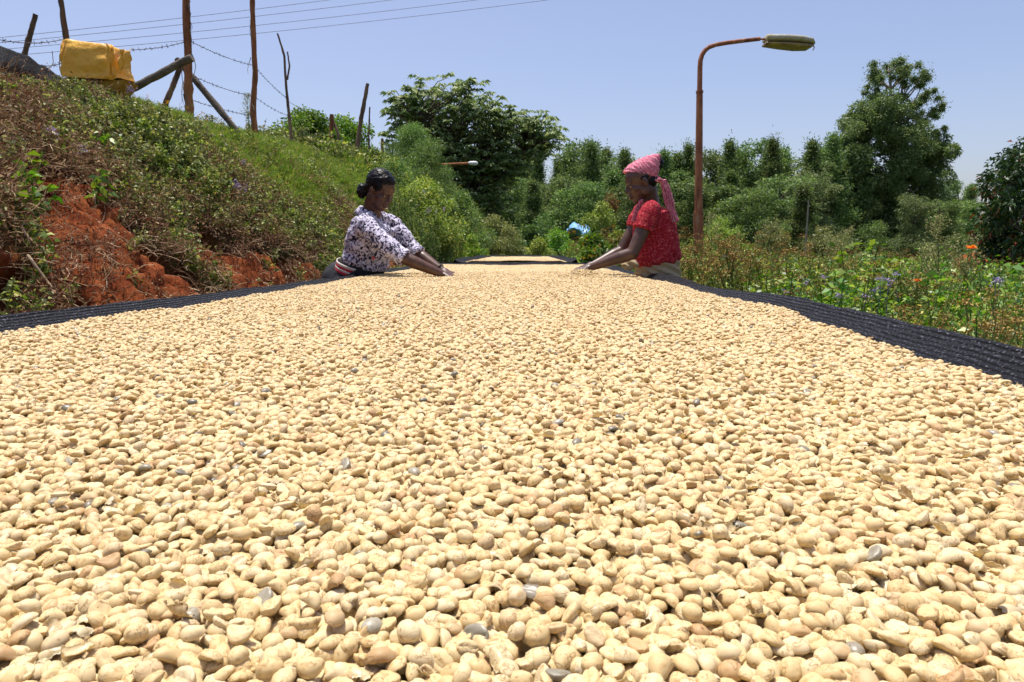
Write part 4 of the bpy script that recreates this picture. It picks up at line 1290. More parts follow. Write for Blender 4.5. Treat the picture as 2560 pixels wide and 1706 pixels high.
def beans_z(x, y):
    x = np.asarray(x, float); y = np.asarray(y, float)
    z = .893 + .0035 * fbm(x * 4.5, y * 3.2, oct=3, seed=70) + .004 * vnoise(x * 1.5, y * 1.1, seed=71) + .0025 * vnoise(x * 16, y * 16, seed=72)
    e = np.minimum(edge_x(y, 1) - x, x - edge_x(y, -1))
    z = z - .010 * (1 - sstep(0, .05, e))
    z = z + .018 * np.exp(-(((x + .27) / .11) ** 2 + ((y - 4.22) / .16) ** 2)) + .046 * np.exp(-(((x - .41) / .13) ** 2 + ((y - 4.05) / .09) ** 2))
    z = z + .012 * np.exp(-(((x - .72) / .09) ** 2 + ((y - 1.98) / .16) ** 2))
    z = z - .008 * sstep(6.8, 7.1, y)
    return z


bed = empty('drying_bed', (0, 3.3, 0))
tag(bed, 'long raised drying bed of black net under the coffee in the foreground', 'drying bed')
binv = Matrix.Translation((0, -3.3, 0))


def bed_net(side, parent, inv, y0, y1, rx, rz, zfloor, n=700, nv=46, name='side_net'):
    ys = np.linspace(y0, y1, n)
    # cross profile (outward offset o, height above floor) : from under the beans up to the rim and down outside
    fr = np.linspace(0, 1, nv)
    G = np.zeros((n, nv, 3))
    for k, f in enumerate(fr):
        if f < .5:
            q = f / .5
            o = -.16 + .16 * q; h = q ** 2.2
            z = zfloor - .02 + (rz(ys, side) - zfloor + .02) * h
        elif f < .62:
            q = (f - .5) / .12
            o = .014 * q; z = rz(ys, side) + .004 * math.sin(q * PI)
        else:
            q = (f - .62) / .38
            o = .014 + .012 * math.sin(q * 5); z = rz(ys, side) - .16 * q
        fold = (.0016 if side > 0 else .0008) * np.sin(f * 88 + 9 * vnoise(ys * 1.3, ys * 0 + side, seed=13)) * (.6 + .4 * vnoise(ys * 3, ys * 0 + f * 6, seed=17)) + .004 * vnoise(ys * 4, ys * 0 + f * 4, seed=14) + .004 * vnoise(ys * 14 + f * 9, ys * 0 + f * 8, seed=15) + .004 * np.sin(ys * 9 + f * 14) * (f < .62) * vnoise(ys * 1.7, ys * 0, seed=18)
        G[:, k, 0] = rx(ys, side) + side * (o + fold * .5)
        G[:, k, 1] = ys
        G[:, k, 2] = z + fold * .7
    o = sheet(name, G, parent)
    o.matrix_parent_inverse = inv
    o.modifiers.new('thick', 'SOLIDIFY').thickness = .0015
    return o


for side in (1, -1): bed_net(side, bed, binv, -.6, 7.36, rimx, rimz, .885)
# floor net and end nets
ys = np.linspace(-.6, 7.36, 60)
G = np.zeros((60, 24, 3))
for k, f in enumerate(np.linspace(0, 1, 24)):
    G[:, k, 0] = rimx(ys, -1) * (1 - f) + rimx(ys, 1) * f; G[:, k, 1] = ys; G[:, k, 2] = .858 - .004 * math.sin(f * PI)
o = sheet('floor_net', G, bed); o.matrix_parent_inverse = binv
def end_net(parent, inv, y, xl, xr, z0, zt, sgn):
    xs = np.linspace(xl, xr, 90); G = np.zeros((90, 16, 3))
    for k, f in enumerate(np.linspace(0, 1, 16)):
        G[:, k, 0] = xs; G[:, k, 1] = y + sgn * (.1 * min(f / .6, 1) - .1) + .006 * vnoise(xs * 6, xs * 0 + f * 3, seed=2)
        G[:, k, 2] = (z0 + (zt - z0) * (f / .6) ** 1.6 if f < .6 else zt - .1 * (f - .6) / .4) + .008 * vnoise(xs * 4, xs * 0, seed=6)
    o = sheet('end_net', G, parent); o.matrix_parent_inverse = inv
    o.modifiers.new('thick', 'SOLIDIFY').thickness = .0015
end_net(bed, binv, 7.36, -.88, .82, .87, .905, 1)
wood = M['post_grey']
for side in (1, -1):
    pts = [Vector((float(rimx(y_, side)) + side * .03, float(y_), float(rimz(y_, side)) - .055)) for y_ in np.linspace(-.6, 7.36, 12)]
    o = pole(pts, [.03, .03], 'post_grey', 'side_rail', None, 30 + side, parent=bed); o.matrix_parent_inverse = binv
    for y_ in np.arange(-.4, 7.5, 1.3):
        x_ = float(rimx(y_, side))
        o = pole([Vector((x_, y_, -.25)), Vector((x_, y_, .85))], [.04, .035], 'post', 'leg', None, 60 + int(y_ * 10), parent=bed); o.matrix_parent_inverse = binv
for y_ in np.arange(-.4, 7.5, 1.3):
    o = pole([Vector((float(rimx(y_, -1)), y_ + .06, .825)), Vector((float(rimx(y_, 1)), y_ + .06, .825))], [.028, .028], 'post', 'cross_bar', None, 90 + int(y_ * 10), parent=bed); o.matrix_parent_inverse = binv

# second bed beyond
bed2 = empty('drying_bed', (.07, 10, 0)); tag(bed2, 'second black-net drying bed beyond the far end of the long one', 'drying bed')
b2inv = Matrix.Translation((-.07, -10, 0))
R2Y = [8.0, 8.6, 12.2]
def rimx2(y, side): return np.interp(y, R2Y, [.74, .78, .80] if side > 0 else [-.66, -.66, -.50])
def rimz2(y, side): return .93 + .006 * np.sin(np.asarray(y) * 3 + side)
for side in (1, -1): bed_net(side, bed2, b2inv, 8.0, 12.2, rimx2, rimz2, .9, 160, 24)
end_net(bed2, b2inv, 8.0, -.66, .74, .895, .905, -1); end_net(bed2, b2inv, 12.2, -.5, .8, .895, .93, 1)
ys = np.linspace(8.0, 12.2, 30); G = np.zeros((30, 16, 3))
for k, f in enumerate(np.linspace(0, 1, 16)):
    G[:, k, 0] = rimx2(ys, -1) * (1 - f) + rimx2(ys, 1) * f; G[:, k, 1] = ys; G[:, k, 2] = .876
o = sheet('floor_net', G, bed2); o.matrix_parent_inverse = b2inv
for side in (1, -1):
    for y_ in (8.1, 9.4, 10.8, 12.1):
        o = pole([Vector((float(rimx2(y_, side)), y_, -.25)), Vector((float(rimx2(y_, side)), y_, .88))], [.04, .035], 'post', 'leg', None, 160 + int(y_ * 10), parent=bed2); o.matrix_parent_inverse = b2inv

# dark net draped over the frame on the upper terrace (far left)
def upper_net():
    root = empty('netted_frame', tuple(at(40, 190, 5.6))); tag(root, 'dark shade net draped over a low frame at the top left of the bank', 'shade net')
    inv = Matrix.Translation(-Vector(root.location))
    line = [(-150, 75, 5.2), (0, 125, 5.6), (60, 148, 5.9), (110, 180, 6.1), (150, 205, 6.2), (163, 232, 6.2)]
    n = 80; t = np.linspace(0, 1, n); tt = np.linspace(0, 1, len(line))
    L = np.array([tuple(at(*p)) for p in line])
    P = np.stack([np.interp(t, tt, L[:, k]) for k in range(3)], 1)
    G = np.zeros((n, 20, 3))
    for k, f in enumerate(np.linspace(0, 1, 20)):
        a = -.5 + f * 3.2
        G[:, k] = P + np.stack([np.sin(a) * .05 + .12 * (f > .5) * (f - .5) * np.ones(n), np.cos(a) * .06 * np.ones(n) - .10 * f, np.cos(a) * .03 - .26 * np.maximum(f - .35, 0) * np.ones(n) + .012 * vnoise(t * 20, t * 0 + f * 4, seed=4)], 1)
    o = sheet('net', G, root); o.matrix_parent_inverse = inv
    o.modifiers.new('thick', 'SOLIDIFY').thickness = .003
    for p in (0, 1, 2, 3, 4):
        b = Vector(P[8 + p * 16]); o = pole([Vector((b.x, b.y + .05, float(ground(b.x, b.y)) - .2)), b + Vector((0, .03, 0))], [.03, .025], 'post', 'post', None, 200 + p, parent=root); o.matrix_parent_inverse = inv
    o = pole([Vector(p_) + Vector((0, .02, -.02)) for p_ in P[::8]], [.03, .03], 'post', 'rail', None, 220, parent=root); o.matrix_parent_inverse = inv


upper_net()


# ------------------------------------------------------------------ coffee beans
def bean_mesh(seed, kind, nu=22, nv=14):
    rng = np.random.default_rng(seed)
    u = np.arange(nu) / nu * 2 * PI
    v = np.linspace(0, PI, nv)
    Uu, Vv = np.meshgrid(u, v[1:-1])
    X = np.cos(Vv); R = np.sin(Vv)
    a, b, c = .0056 * rng.uniform(.92, 1.1), .0042 * rng.uniform(.9, 1.08), .0034 * rng.uniform(.9, 1.15)
    if kind == 'round': a, b, c = .0051, .0043, .0041
    if kind == 'long': a *= 1.06; b *= .9
    def shape(X, R, Uu):
        y = R * np.cos(Uu); z = R * np.sin(Uu)
        # superellipse-ish
        x = X * a * (1 + .04 * z)
        yy = y * b; zz = z * c
        if kind in ('half', 'split', 'kidney', 'long'):
            flat = z < 0
            zz = np.where(flat, zz * .42, zz)
            groove = np.exp(-(y / .13) ** 2) * np.clip(1 - X ** 4, 0, 1)
            dep = .0012 if kind != 'split' else .0019
            wob = .18 * np.sin(X * 3 + seed)
            groove = np.exp(-((y - wob * .5) / .12) ** 2) * np.clip(1 - X ** 4, 0, 1)
            zz = zz + np.where(flat, groove * dep, 0)
        if kind == 'round':
            groove = np.exp(-((y - .2 * np.sin(X * 2.5)) / .08) ** 2) * (z > 0) * np.clip(1 - X ** 2, 0, 1)
            zz = zz - groove * .0009
        if kind == 'kidney': yy = yy + .0022 * (X ** 2 - .4)
        if kind in ('kidney', 'half'): zz = zz - .0008 * X ** 2
        s = 900
        nz = .00022 * fbm(x * s + seed, yy * s, zz * s, oct=2, seed=seed)
        return np.stack([x + nz, yy + nz, zz + nz * 1.3], -1)
    body = shape(X, R, Uu).reshape(-1, 3)
    p0 = shape(np.array([1.0]), np.array([0.0]), np.array([0.0])); p1 = shape(np.array([-1.0]), np.array([0.0]), np.array([0.0]))
    V = np.concatenate([body, p0, p1]); m = nv - 2
    i = np.arange(m - 1)[:, None] * nu; j = np.arange(nu)[None]; j2 = (j + 1) % nu
    Q = np.stack([i + j, i + j2, i + nu + j2, i + nu + j], -1).reshape(-1, 4)
    jj = np.arange(nu)
    T = np.concatenate([np.stack([jj, np.full(nu, m * nu), (jj + 1) % nu], 1), np.stack([(m - 1) * nu + (jj + 1) % nu, np.full(nu, m * nu + 1), (m - 1) * nu + jj], 1)])
    me = np_mesh('bean_' + kind, V, [Q, T[:, [0, 1, 2]]], None, True)
    me.validate()
    bm = bmesh.new(); bm.from_mesh(me); bmesh.ops.recalc_face_normals(bm, faces=bm.faces); bm.to_mesh(me); bm.free()
    for p in me.polygons: p.use_smooth = True
    return me


def husk_mesh(seed):
    """curled shard of parchment"""
    rng = np.random.default_rng(seed)
    nu, nv = 12, 9
    u = np.linspace(-1, 1, nu)[:, None]; v = np.linspace(-1, 1, nv)[None]
    ang = v * rng.uniform(.9, 1.7) + .3 * u
    r = .0036
    edge = 1 + .16 * rng.normal(size=(nu, 1)); edge2 = 1 + .14 * rng.normal(size=(1, nv))
    X = u * .0050 * edge2 + 0 * v; Yy = r * np.sin(ang * edge); Z = r * np.cos(ang * edge) * (1 - .35 * u ** 2)
    G = np.stack([X, Yy, Z - .0025], -1).reshape(-1, 3)
    i = (np.arange(nu - 1)[:, None] * nv + np.arange(nv - 1)[None]).ravel()
    F = np.stack([i, i + 1, i + nv + 1, i + nv], 1)
    off = unit(np.stack([0 * X, np.sin(ang * edge) + 0 * X, np.cos(ang * edge) + 0 * X], -1).reshape(-1, 3)) * .00028
    V = np.concatenate([G, G - off]); n = len(G)
    Fb = F[:, ::-1] + n
    rim = [(k) for k in range(nv)] + [k * nv + nv - 1 for k in range(1, nu)] + [(nu - 1) * nv + k for k in range(nv - 2, -1, -1)] + [k * nv for k in range(nu - 2, 0, -1)]
    rim = np.array(rim); r2 = np.roll(rim, -1)
    S = np.stack([rim, r2, r2 + n, rim + n], 1)
    me = np_mesh('husk', V, np.concatenate([F, Fb, S]), None, True)
    return me


def bean_mat(name, stops, trans=.0, rough=.55, spec=.3):
    m, nt, b, out = mat(name)
    oi = nd(nt, 'ShaderNodeObjectInfo')
    r = ramp(nt, oi.outputs['Random'], stops)
    tc = nd(nt, 'ShaderNodeTexCoord')
    n = nd(nt, 'ShaderNodeTexNoise'); n.noise_dimensions = '4D'; n.inputs['Scale'].default_value = 330; n.inputs['Detail'].default_value = 3
    w = nd(nt, 'ShaderNodeMath', operation='MULTIPLY'); w.inputs[1].default_value = 57.3
    nt.links.new(oi.outputs['Random'], w.inputs[0]); nt.links.new(w.outputs[0], n.inputs['W'])
    nt.links.new(tc.outputs['Object'], n.inputs['Vector'])
    r2 = ramp(nt, n.outputs[0], [(.30, (.80, .70, .58)), (.45, (1, 1, 1)), (.65, (1, 1, 1)), (.8, (1.0, .97, .93))])
    mx = nd(nt, 'ShaderNodeMix'); mx.data_type = 'RGBA'; mx.blend_type = 'MULTIPLY'; mx.inputs[0].default_value = 1
    nt.links.new(r.outputs[0], mx.inputs[6]); nt.links.new(r2.outputs[0], mx.inputs[7])
    n3 = nd(nt, 'ShaderNodeTexNoise'); n3.noise_dimensions = '4D'; n3.inputs['Scale'].default_value = 150; n3.inputs['Detail'].default_value = 2; n3.inputs['Distortion'].default_value = .8
    w3 = nd(nt, 'ShaderNodeMath', operation='MULTIPLY'); w3.inputs[1].default_value = 91.7
    nt.links.new(oi.outputs['Random'], w3.inputs[0]); nt.links.new(w3.outputs[0], n3.inputs['W']); nt.links.new(tc.outputs['Object'], n3.inputs['Vector'])
    ck = ramp(nt, n3.outputs[0], [(.545, (1, 1, 1)), (.556, (.42, .30, .20)), (.564, (.5, .38, .26)), (.576, (1, 1, 1))])
    mx3 = nd(nt, 'ShaderNodeMix'); mx3.data_type = 'RGBA'; mx3.blend_type = 'MULTIPLY'; mx3.inputs[0].default_value = .8
    nt.links.new(mx.outputs[2], mx3.inputs[6]); nt.links.new(ck.outputs[0], mx3.inputs[7])
    nt.links.new(mx3.outputs[2], b.inputs['Base Color'])
    b.inputs['Roughness'].default_value = rough; b.inputs['Specular IOR Level'].default_value = spec
    b.inputs['Subsurface Weight'].default_value = .35; b.inputs['Subsurface Scale'].default_value = .0022; b.inputs['Subsurface Radius'].default_value = (1.0, .7, .4)
    bp = nd(nt, 'ShaderNodeBump'); bp.inputs['Strength'].default_value = .35; bp.inputs['Distance'].default_value = .0005
    nt.links.new(n.outputs[0], bp.inputs['Height']); nt.links.new(bp.outputs[0], b.inputs['Normal'])
    return m


cream = [(0, (.56, .415, .205)), (.25, (.61, .46, .235)), (.6, (.635, .495, .265)), (.88, (.645, .53, .33)), (.95, (.50, .335, .165)), (1, (.42, .27, .13))]
M['bean'] = bean_mat('parchment_shell', cream)
M['husk'] = bean_mat('parchment_shard', [(0, (.56, .43, .23)), (.7, (.62, .51, .32)), (1, (.48, .36, .20))], rough=.4, spec=.4)
M['bean_grey'] = bean_mat('hulled_green_bean', [(0, (.17, .155, .115)), (.5, (.27, .245, .18)), (.8, (.36, .33, .25)), (1, (.14, .11, .07))], rough=.4, spec=.5)
bean_kinds = [(bean_mesh(1, 'half'), M['bean']), (bean_mesh(2, 'half'), M['bean']), (bean_mesh(3, 'kidney'), M['bean']), (bean_mesh(4, 'kidney'), M['bean']), (bean_mesh(5, 'split'), M['bean']),
              (bean_mesh(6, 'long'), M['bean']), (bean_mesh(7, 'round'), M['bean']), (bean_mesh(8, 'split'), M['bean']), (husk_mesh(9), M['husk']), (husk_mesh(10), M['husk']), (husk_mesh(11), M['husk']),
              (bean_mesh(12, 'long'), M['bean_grey']), (bean_mesh(13, 'half'), M['bean_grey'])]
for pm, pmat in bean_kinds: pm.materials.append(pmat)


def bean_layer(s, y0, y1, dz, seed, jit=.42):
    rng = np.random.default_rng(seed)
    ys = np.arange(y0, y1, s * .87)
    xs = np.arange(-1.25, .95, s)
    X, Yg = np.meshgrid(xs, ys)
    X = X + (np.arange(len(ys)) % 2)[:, None] * s * .5
    X = X + rng.uniform(-jit, jit, X.shape) * s; Yg = Yg + rng.uniform(-jit, jit, X.shape) * s
    x, y = X.ravel(), Yg.ravel()
    # keep what stands inside the heap's edge and, roughly, in or beside the view
    ok = (x < edge_x(y, 1) - .002) & (x > edge_x(y, -1) + .002) & (np.abs(x) < .78 * y + .16) & (y < 7.22 + .03 * vnoise(x * 7, x * 0, seed=5))
    x, y = x[ok], y[ok]; n = len(x)
    z = beans_z(x, y) + dz + rng.uniform(-.0018, .0022, n)
    idx = rng.choice(13, n, p=[.15, .135, .125, .11, .11, .055, .15, .075, .028, .028, .022, .006, .006])
    roll = np.where(rng.random(n) < .68, rng.normal(size=n) * .45, PI + rng.normal(size=n) * .5)
    rots = np.stack([roll, rng.normal(size=n) * .38, rng.uniform(0, 2 * PI, n)], 1)
    sc = rng.uniform(.90, 1.24, n)
    return np.stack([x, y, z], 1), rots, sc, idx


top = bean_layer(.0090, .16, 7.3, .0, 1)
low = bean_layer(.0094, .16, 3.6, -.0048, 2)
# a sprinkling proud of the surface
sp = bean_layer(.021, .16, 5.0, .0042, 3, .5)
allb = [np.concatenate([a, b, c]) for a, b, c in zip(top, low, sp)]
P, Rr, Ss, Ix = allb
ux, uy, uf = to_px(P)
inview = (ux > -20) & (ux < 2580) & (uy < 1730) & (uy > 0)
ntop = len(top[0]); is_top = np.ones(len(P), bool); is_top[ntop:ntop + len(low[0])] = False
cand = np.where(inview & is_top)[0]
near300 = cand[np.argsort(np.linalg.norm(P[cand] - np.array([0, 0, CAMZ]), axis=1))[:300]]
rest = np.ones(len(P), bool); rest[near300] = False
for i_ in near300:
    k = int(Ix[i_])
    o = bpy.data.objects.new('coffee_bean' if k not in (8, 9, 10) else 'parchment_shard', bean_kinds[k][0])
    COL.objects.link(o)
    o.location = P[i_]; o.rotation_euler = Rr[i_]; o.scale = (Ss[i_],) * 3
    if k in (8, 9, 10): tag(o, 'loose curled shard of cream parchment at the near edge of the heap', 'husk', 'parchment shards nearest the camera')
    elif k > 10: tag(o, 'grey hulled bean among the cream ones at the near edge of the heap', 'coffee bean', 'grey beans nearest the camera')
    else: tag(o, 'cream parchment coffee bean at the near edge of the heap', 'coffee bean', 'cream beans nearest the camera')
scatter('coffee_beans', P[rest], Rr[rest], Ss[rest], Ix[rest], bean_kinds_copy := [(m_, None) for m_, _ in bean_kinds],
        'cream parchment coffee beans heaped the whole length of the long bed', 'coffee beans')
print('beans', rest.sum())

# solid layer under the top beans
ys = np.concatenate([np.linspace(.1, 3, 260), np.linspace(3.02, 7.24, 220)]); nxx = 150
G = np.zeros((len(ys), nxx, 3))
for k, f in enumerate(np.linspace(0, 1, nxx)):
    xa = edge_x(ys, -1) * (1 - f) + edge_x(ys, 1) * f
    G[:, k, 0] = xa; G[:, k, 1] = ys; G[:, k, 2] = beans_z(xa, ys) - np.where(ys < 3.4, .0085, .0045) - .02 * (f in (0.0, 1.0))
M['bean_mass'] = noise_col('packed_beans', [(.3, (.50, .35, .17)), (.6, (.66, .49, .27))], 130, 3, .8, .6, 140, .2, None, .004)
tag(sheet('bean_heap', G, None, M['bean_mass']), 'packed lower layer of the coffee heap on the long bed', 'coffee beans', kind='stuff')

# coffee on the second bed
def beans2():
    ys = np.linspace(8.45, 11.9, 90); nxx = 70
    G = np.zeros((90, nxx, 3))
    xl = rimx2(ys, -1) + .10 + .03 * vnoise(ys * 3, ys * 0, seed=1) + .25 * (1 - sstep(8.45, 8.9, ys)) * 0; xr = rimx2(ys, 1) - .09 + .02 * vnoise(ys * 3, ys * 0, seed=2)
    for k, f in enumerate(np.linspace(0, 1, nxx)):
        xa = xl * (1 - f) + xr * f; e = min(f, 1 - f)
        G[:, k, 0] = xa; G[:, k, 1] = ys; G[:, k, 2] = .886 + .022 * min(1, e * 14) + .005 * vnoise(xa * 5, ys * 3, seed=3)
    tag(sheet('far_bean_heap', G, None, M['bean_mass']), 'coffee spread on the second bed beyond the long one', 'coffee beans', kind='stuff')
    rng = np.random.default_rng(9); n = 14000
    y = rng.uniform(8.5, 11.8, n); f = rng.random(n)
    x = np.interp(y, ys, xl) * (1 - f) + np.interp(y, ys, xr) * f
    e = np.minimum(f, 1 - f)
    z = .888 + .022 * np.minimum(1, e * 14) + .005 * vnoise(x * 5, y * 3, seed=3)
    scatter('far_coffee_beans', np.stack([x, y, z], 1), np.stack([rng.normal(size=n) * .5, rng.normal(size=n) * .3, rng.uniform(0, 6.3, n)], 1), rng.uniform(.9, 1.1, n), rng.integers(0, 8, n),
            [(m_, None) for m_, _ in bean_kinds], 'coffee beans lying on the second bed', 'coffee beans')


beans2()

# ------------------------------------------------------------------ lamp post
def lamp_post():
    Y = 9.0; s = Y / FPX
    b = at(1746, 700, Y); gz = float(ground(b.x, Y))
    root = empty('street_lamp', (b.x, Y, gz)); tag(root, 'rusty street lamp post with curved arm and mossy lamp head', 'street lamp')
    inv = Matrix.Translation(-Vector((b.x, Y, gz)))
    rust = noise_col('rusty_steel', [(.30, (.08, .03, .018)), (.45, (.25, .09, .042)), (.58, (.37, .15, .068)), (.68, (.32, .25, .21))], 4.5, 8, .75, .35, 60, .3, (3, 3, .7), .004)
    def part(name, pts, rad, seg=14, m=rust):
        mb = MB(); tube(mb, [tuple(p) for p in pts], rad, seg, .5, True)
        o = link(name, mb.mesh(name, True), root, m); o.matrix_parent_inverse = inv; return o
    def col(x0, y0, x1, y1, r, name, n=2): return part(name, [at(x0 + (x1 - x0) * k / (n - 1), y0 + (y1 - y0) * k / (n - 1), Y) for k in range(n)], r)
    foot = at(1746, 700, Y); foot.z = gz - .3
    part('lower_shaft', [foot, at(1746, 622, Y)], 10.6 * s)
    col(1746, 640, 1746.2, 533, 12 * s, 'sleeve', 3)
    col(1746.2, 535, 1749, 235, np.linspace(9.8, 7.6, 6) * s, 'middle_shaft', 6)
    for (yy_, r) in ((621, 13), (607, 13.2), (533, 12.6), (230, 8.8)):
        col(1746.2 if yy_ > 300 else 1749, yy_ + 3, 1746.2 if yy_ > 300 else 1749, yy_ - 3, r * s, 'collar')
    bend_pts = [(1749, 236), (1749.5, 200), (1750, 170), (1751, 152), (1755, 138), (1762, 127), (1773, 118), (1790, 112), (1820, 107), (1860, 102), (1900, 97.5)]
    part('arm', [at(x_, y_, Y) for x_, y_ in bend_pts], np.linspace(6.2, 4.6, len(bend_pts)) * s)
    part('arm_stub', [at(1896, 98, Y), at(1918, 98, Y)], 2.4 * s, 8)
    # lamp head: flattened tapered hood with a lens below
    moss = noise_col('mossy_aluminium', [(.3, (.26, .20, .04)), (.45, (.40, .36, .22)), (.6, (.46, .46, .42)), (.75, (.38, .30, .04))], 9, 7, .75, .4, 60)
    def hood(name, outline_top, outline_bot, wid, m):
        n = len(outline_top); rings = []
        V = []
        k = 12
        for i in range(n):
            pt, pb = at(*outline_top[i], Y), at(*outline_bot[i], Y); w = wid[i]
            mid = (pt + pb) / 2; hh = (pt.z - pb.z) / 2
            for j in range(k):
                a = j / k * 2 * PI
                ca, sa = math.cos(a), math.sin(a)
                V.append((mid.x, Y + math.copysign(abs(ca) ** .7, ca) * w, mid.z + math.copysign(abs(sa) ** .7, sa) * hh))
        F = [(i * k + j, i * k + (j + 1) % k, (i + 1) * k + (j + 1) % k, (i + 1) * k + j) for i in range(n - 1) for j in range(k)]
        V += [V[0]]; V = np.array(V); 
        me = np_mesh(name, V[:-1], [np.array(F)], None, True)
        bm = bmesh.new(); bm.from_mesh(me)
        bmesh.ops.holes_fill(bm, edges=[e for e in bm.edges if e.is_boundary]); bmesh.ops.recalc_face_normals(bm, faces=bm.faces); bm.to_mesh(me); bm.free()
        o = link(name, me, root, m); o.matrix_parent_inverse = inv
        bv = o.modifiers.new('b', 'BEVEL'); bv.width = .004; bv.limit_method = 'ANGLE'
        return o
    hd = hood('hood', [(1914, 89), (1920, 89), (1960, 90), (2000, 93), (2025, 98), (2034, 106)], [(1912, 106), (1918, 107), (1960, 108), (2000, 110), (2025, 112), (2035, 114)], [.10, .115, .135, .13, .11, .05], moss)
    lens = noise_col('grimy_lens', [(.3, (.12, .08, .05)), (.55, (.28, .20, .07)), (.75, (.42, .35, .08))], 7, 6, .35, .2, 50, .5)
    ln = hood('lens', [(1911, 108), (1950, 109), (1990, 111), (2020, 113), (2031, 115)], [(1910, 115), (1950, 120), (1990, 125), (2018, 125), (2030, 118)], [.09, .12, .12, .10, .05], lens)
    lt_ = part('latch', [at(2033, 112, Y - .02), at(2036, 120, Y - .02), at(2032, 126, Y - .02)], .006, 6)
    sub(ln, hd); sub(lt_, hd)


lamp_post()


# a far lamp head half hidden by the spreading tree, and the blue sheet
def far_lamp():
    Y = 19.0
    root = empty('far_lamp', tuple(at(1120, 560, Y))); tag(root, 'small white lamp head on a horizontal arm before the spreading tree', 'street lamp')
    inv = Matrix.Translation(-Vector(root.location))
    white = noise_col('white_lamp_housing', [(.3, (.6, .6, .58)), (.7, (.8, .8, .78))], 4, 3, .4, 0)
    b = at(1075, 600, Y); b.z = float(ground(b.x, Y))
    mb = MB(); tube(mb, [tuple(b), tuple(at(1075, 425, Y)), tuple(at(1083, 413, Y)), tuple(at(1172, 409, Y))], .035, 8)
    o = link('arm', mb.mesh('arm', True), root, M['post_red']); o.matrix_parent_inverse = inv
    mb = MB(); P_ = [tuple(at(x_, 408 + (x_ - 1170) * .03, Y)) for x_ in (1170, 1173, 1180, 1188, 1193, 1195)]
    tube(mb, P_, [.02, .045, .055, .06, .045, .01], 10)
    o = link('lamp_head', mb.mesh('lamp_head', True), root, white); o.matrix_parent_inverse = inv


far_lamp()


def blue_sheet():
    c = at(1450, 576, 18.0); n = 26
    gz = float(ground(c.x, c.y))
    root = empty('tarpaulin', (c.x, c.y, gz)); inv = Matrix.Translation((-c.x, -c.y, -gz))
    tag(root, 'light blue sheet over a low stand among bushes left of the woman in red', 'tarpaulin')
    u = np.linspace(-1, 1, n); X, Yv = np.meshgrid(u, u)
    Z = .30 * (1 - np.abs(X) ** 5) * (1 - .8 * np.abs(Yv) ** 5) + .09 * fbm(X * 2, Yv * 3, oct=3, seed=1) - .1 * X
    V = np.stack([c.x + X * .30, c.y + Yv * .8, c.z - .12 + Z * .8], -1).reshape(-1, 3)
    i = (np.arange(n - 1)[:, None] * n + np.arange(n - 1)[None]).ravel()
    o = link('sheet', np_mesh('sheet', V, np.stack([i, i + 1, i + n + 1, i + n], 1), None, True), root, noise_col('blue_plastic', [(.3, (.12, .33, .62)), (.7, (.25, .50, .80))], 2, 3, .4, .3, 6))
    o.matrix_parent_inverse = inv
    o.modifiers.new('thick', 'SOLIDIFY').thickness = .01
    for dx in (-.24, .24):
        for dy in (-.6, .6):
            bm = bmesh.new()
            box_bm(bm, (c.x + dx, c.y + dy, (c.z - .2 + gz) / 2), (.05, .05, c.z - .2 - gz))
            o = link('leg', bm_mesh(bm, 'leg'), root, M['post']); o.matrix_parent_inverse = inv


blue_sheet()


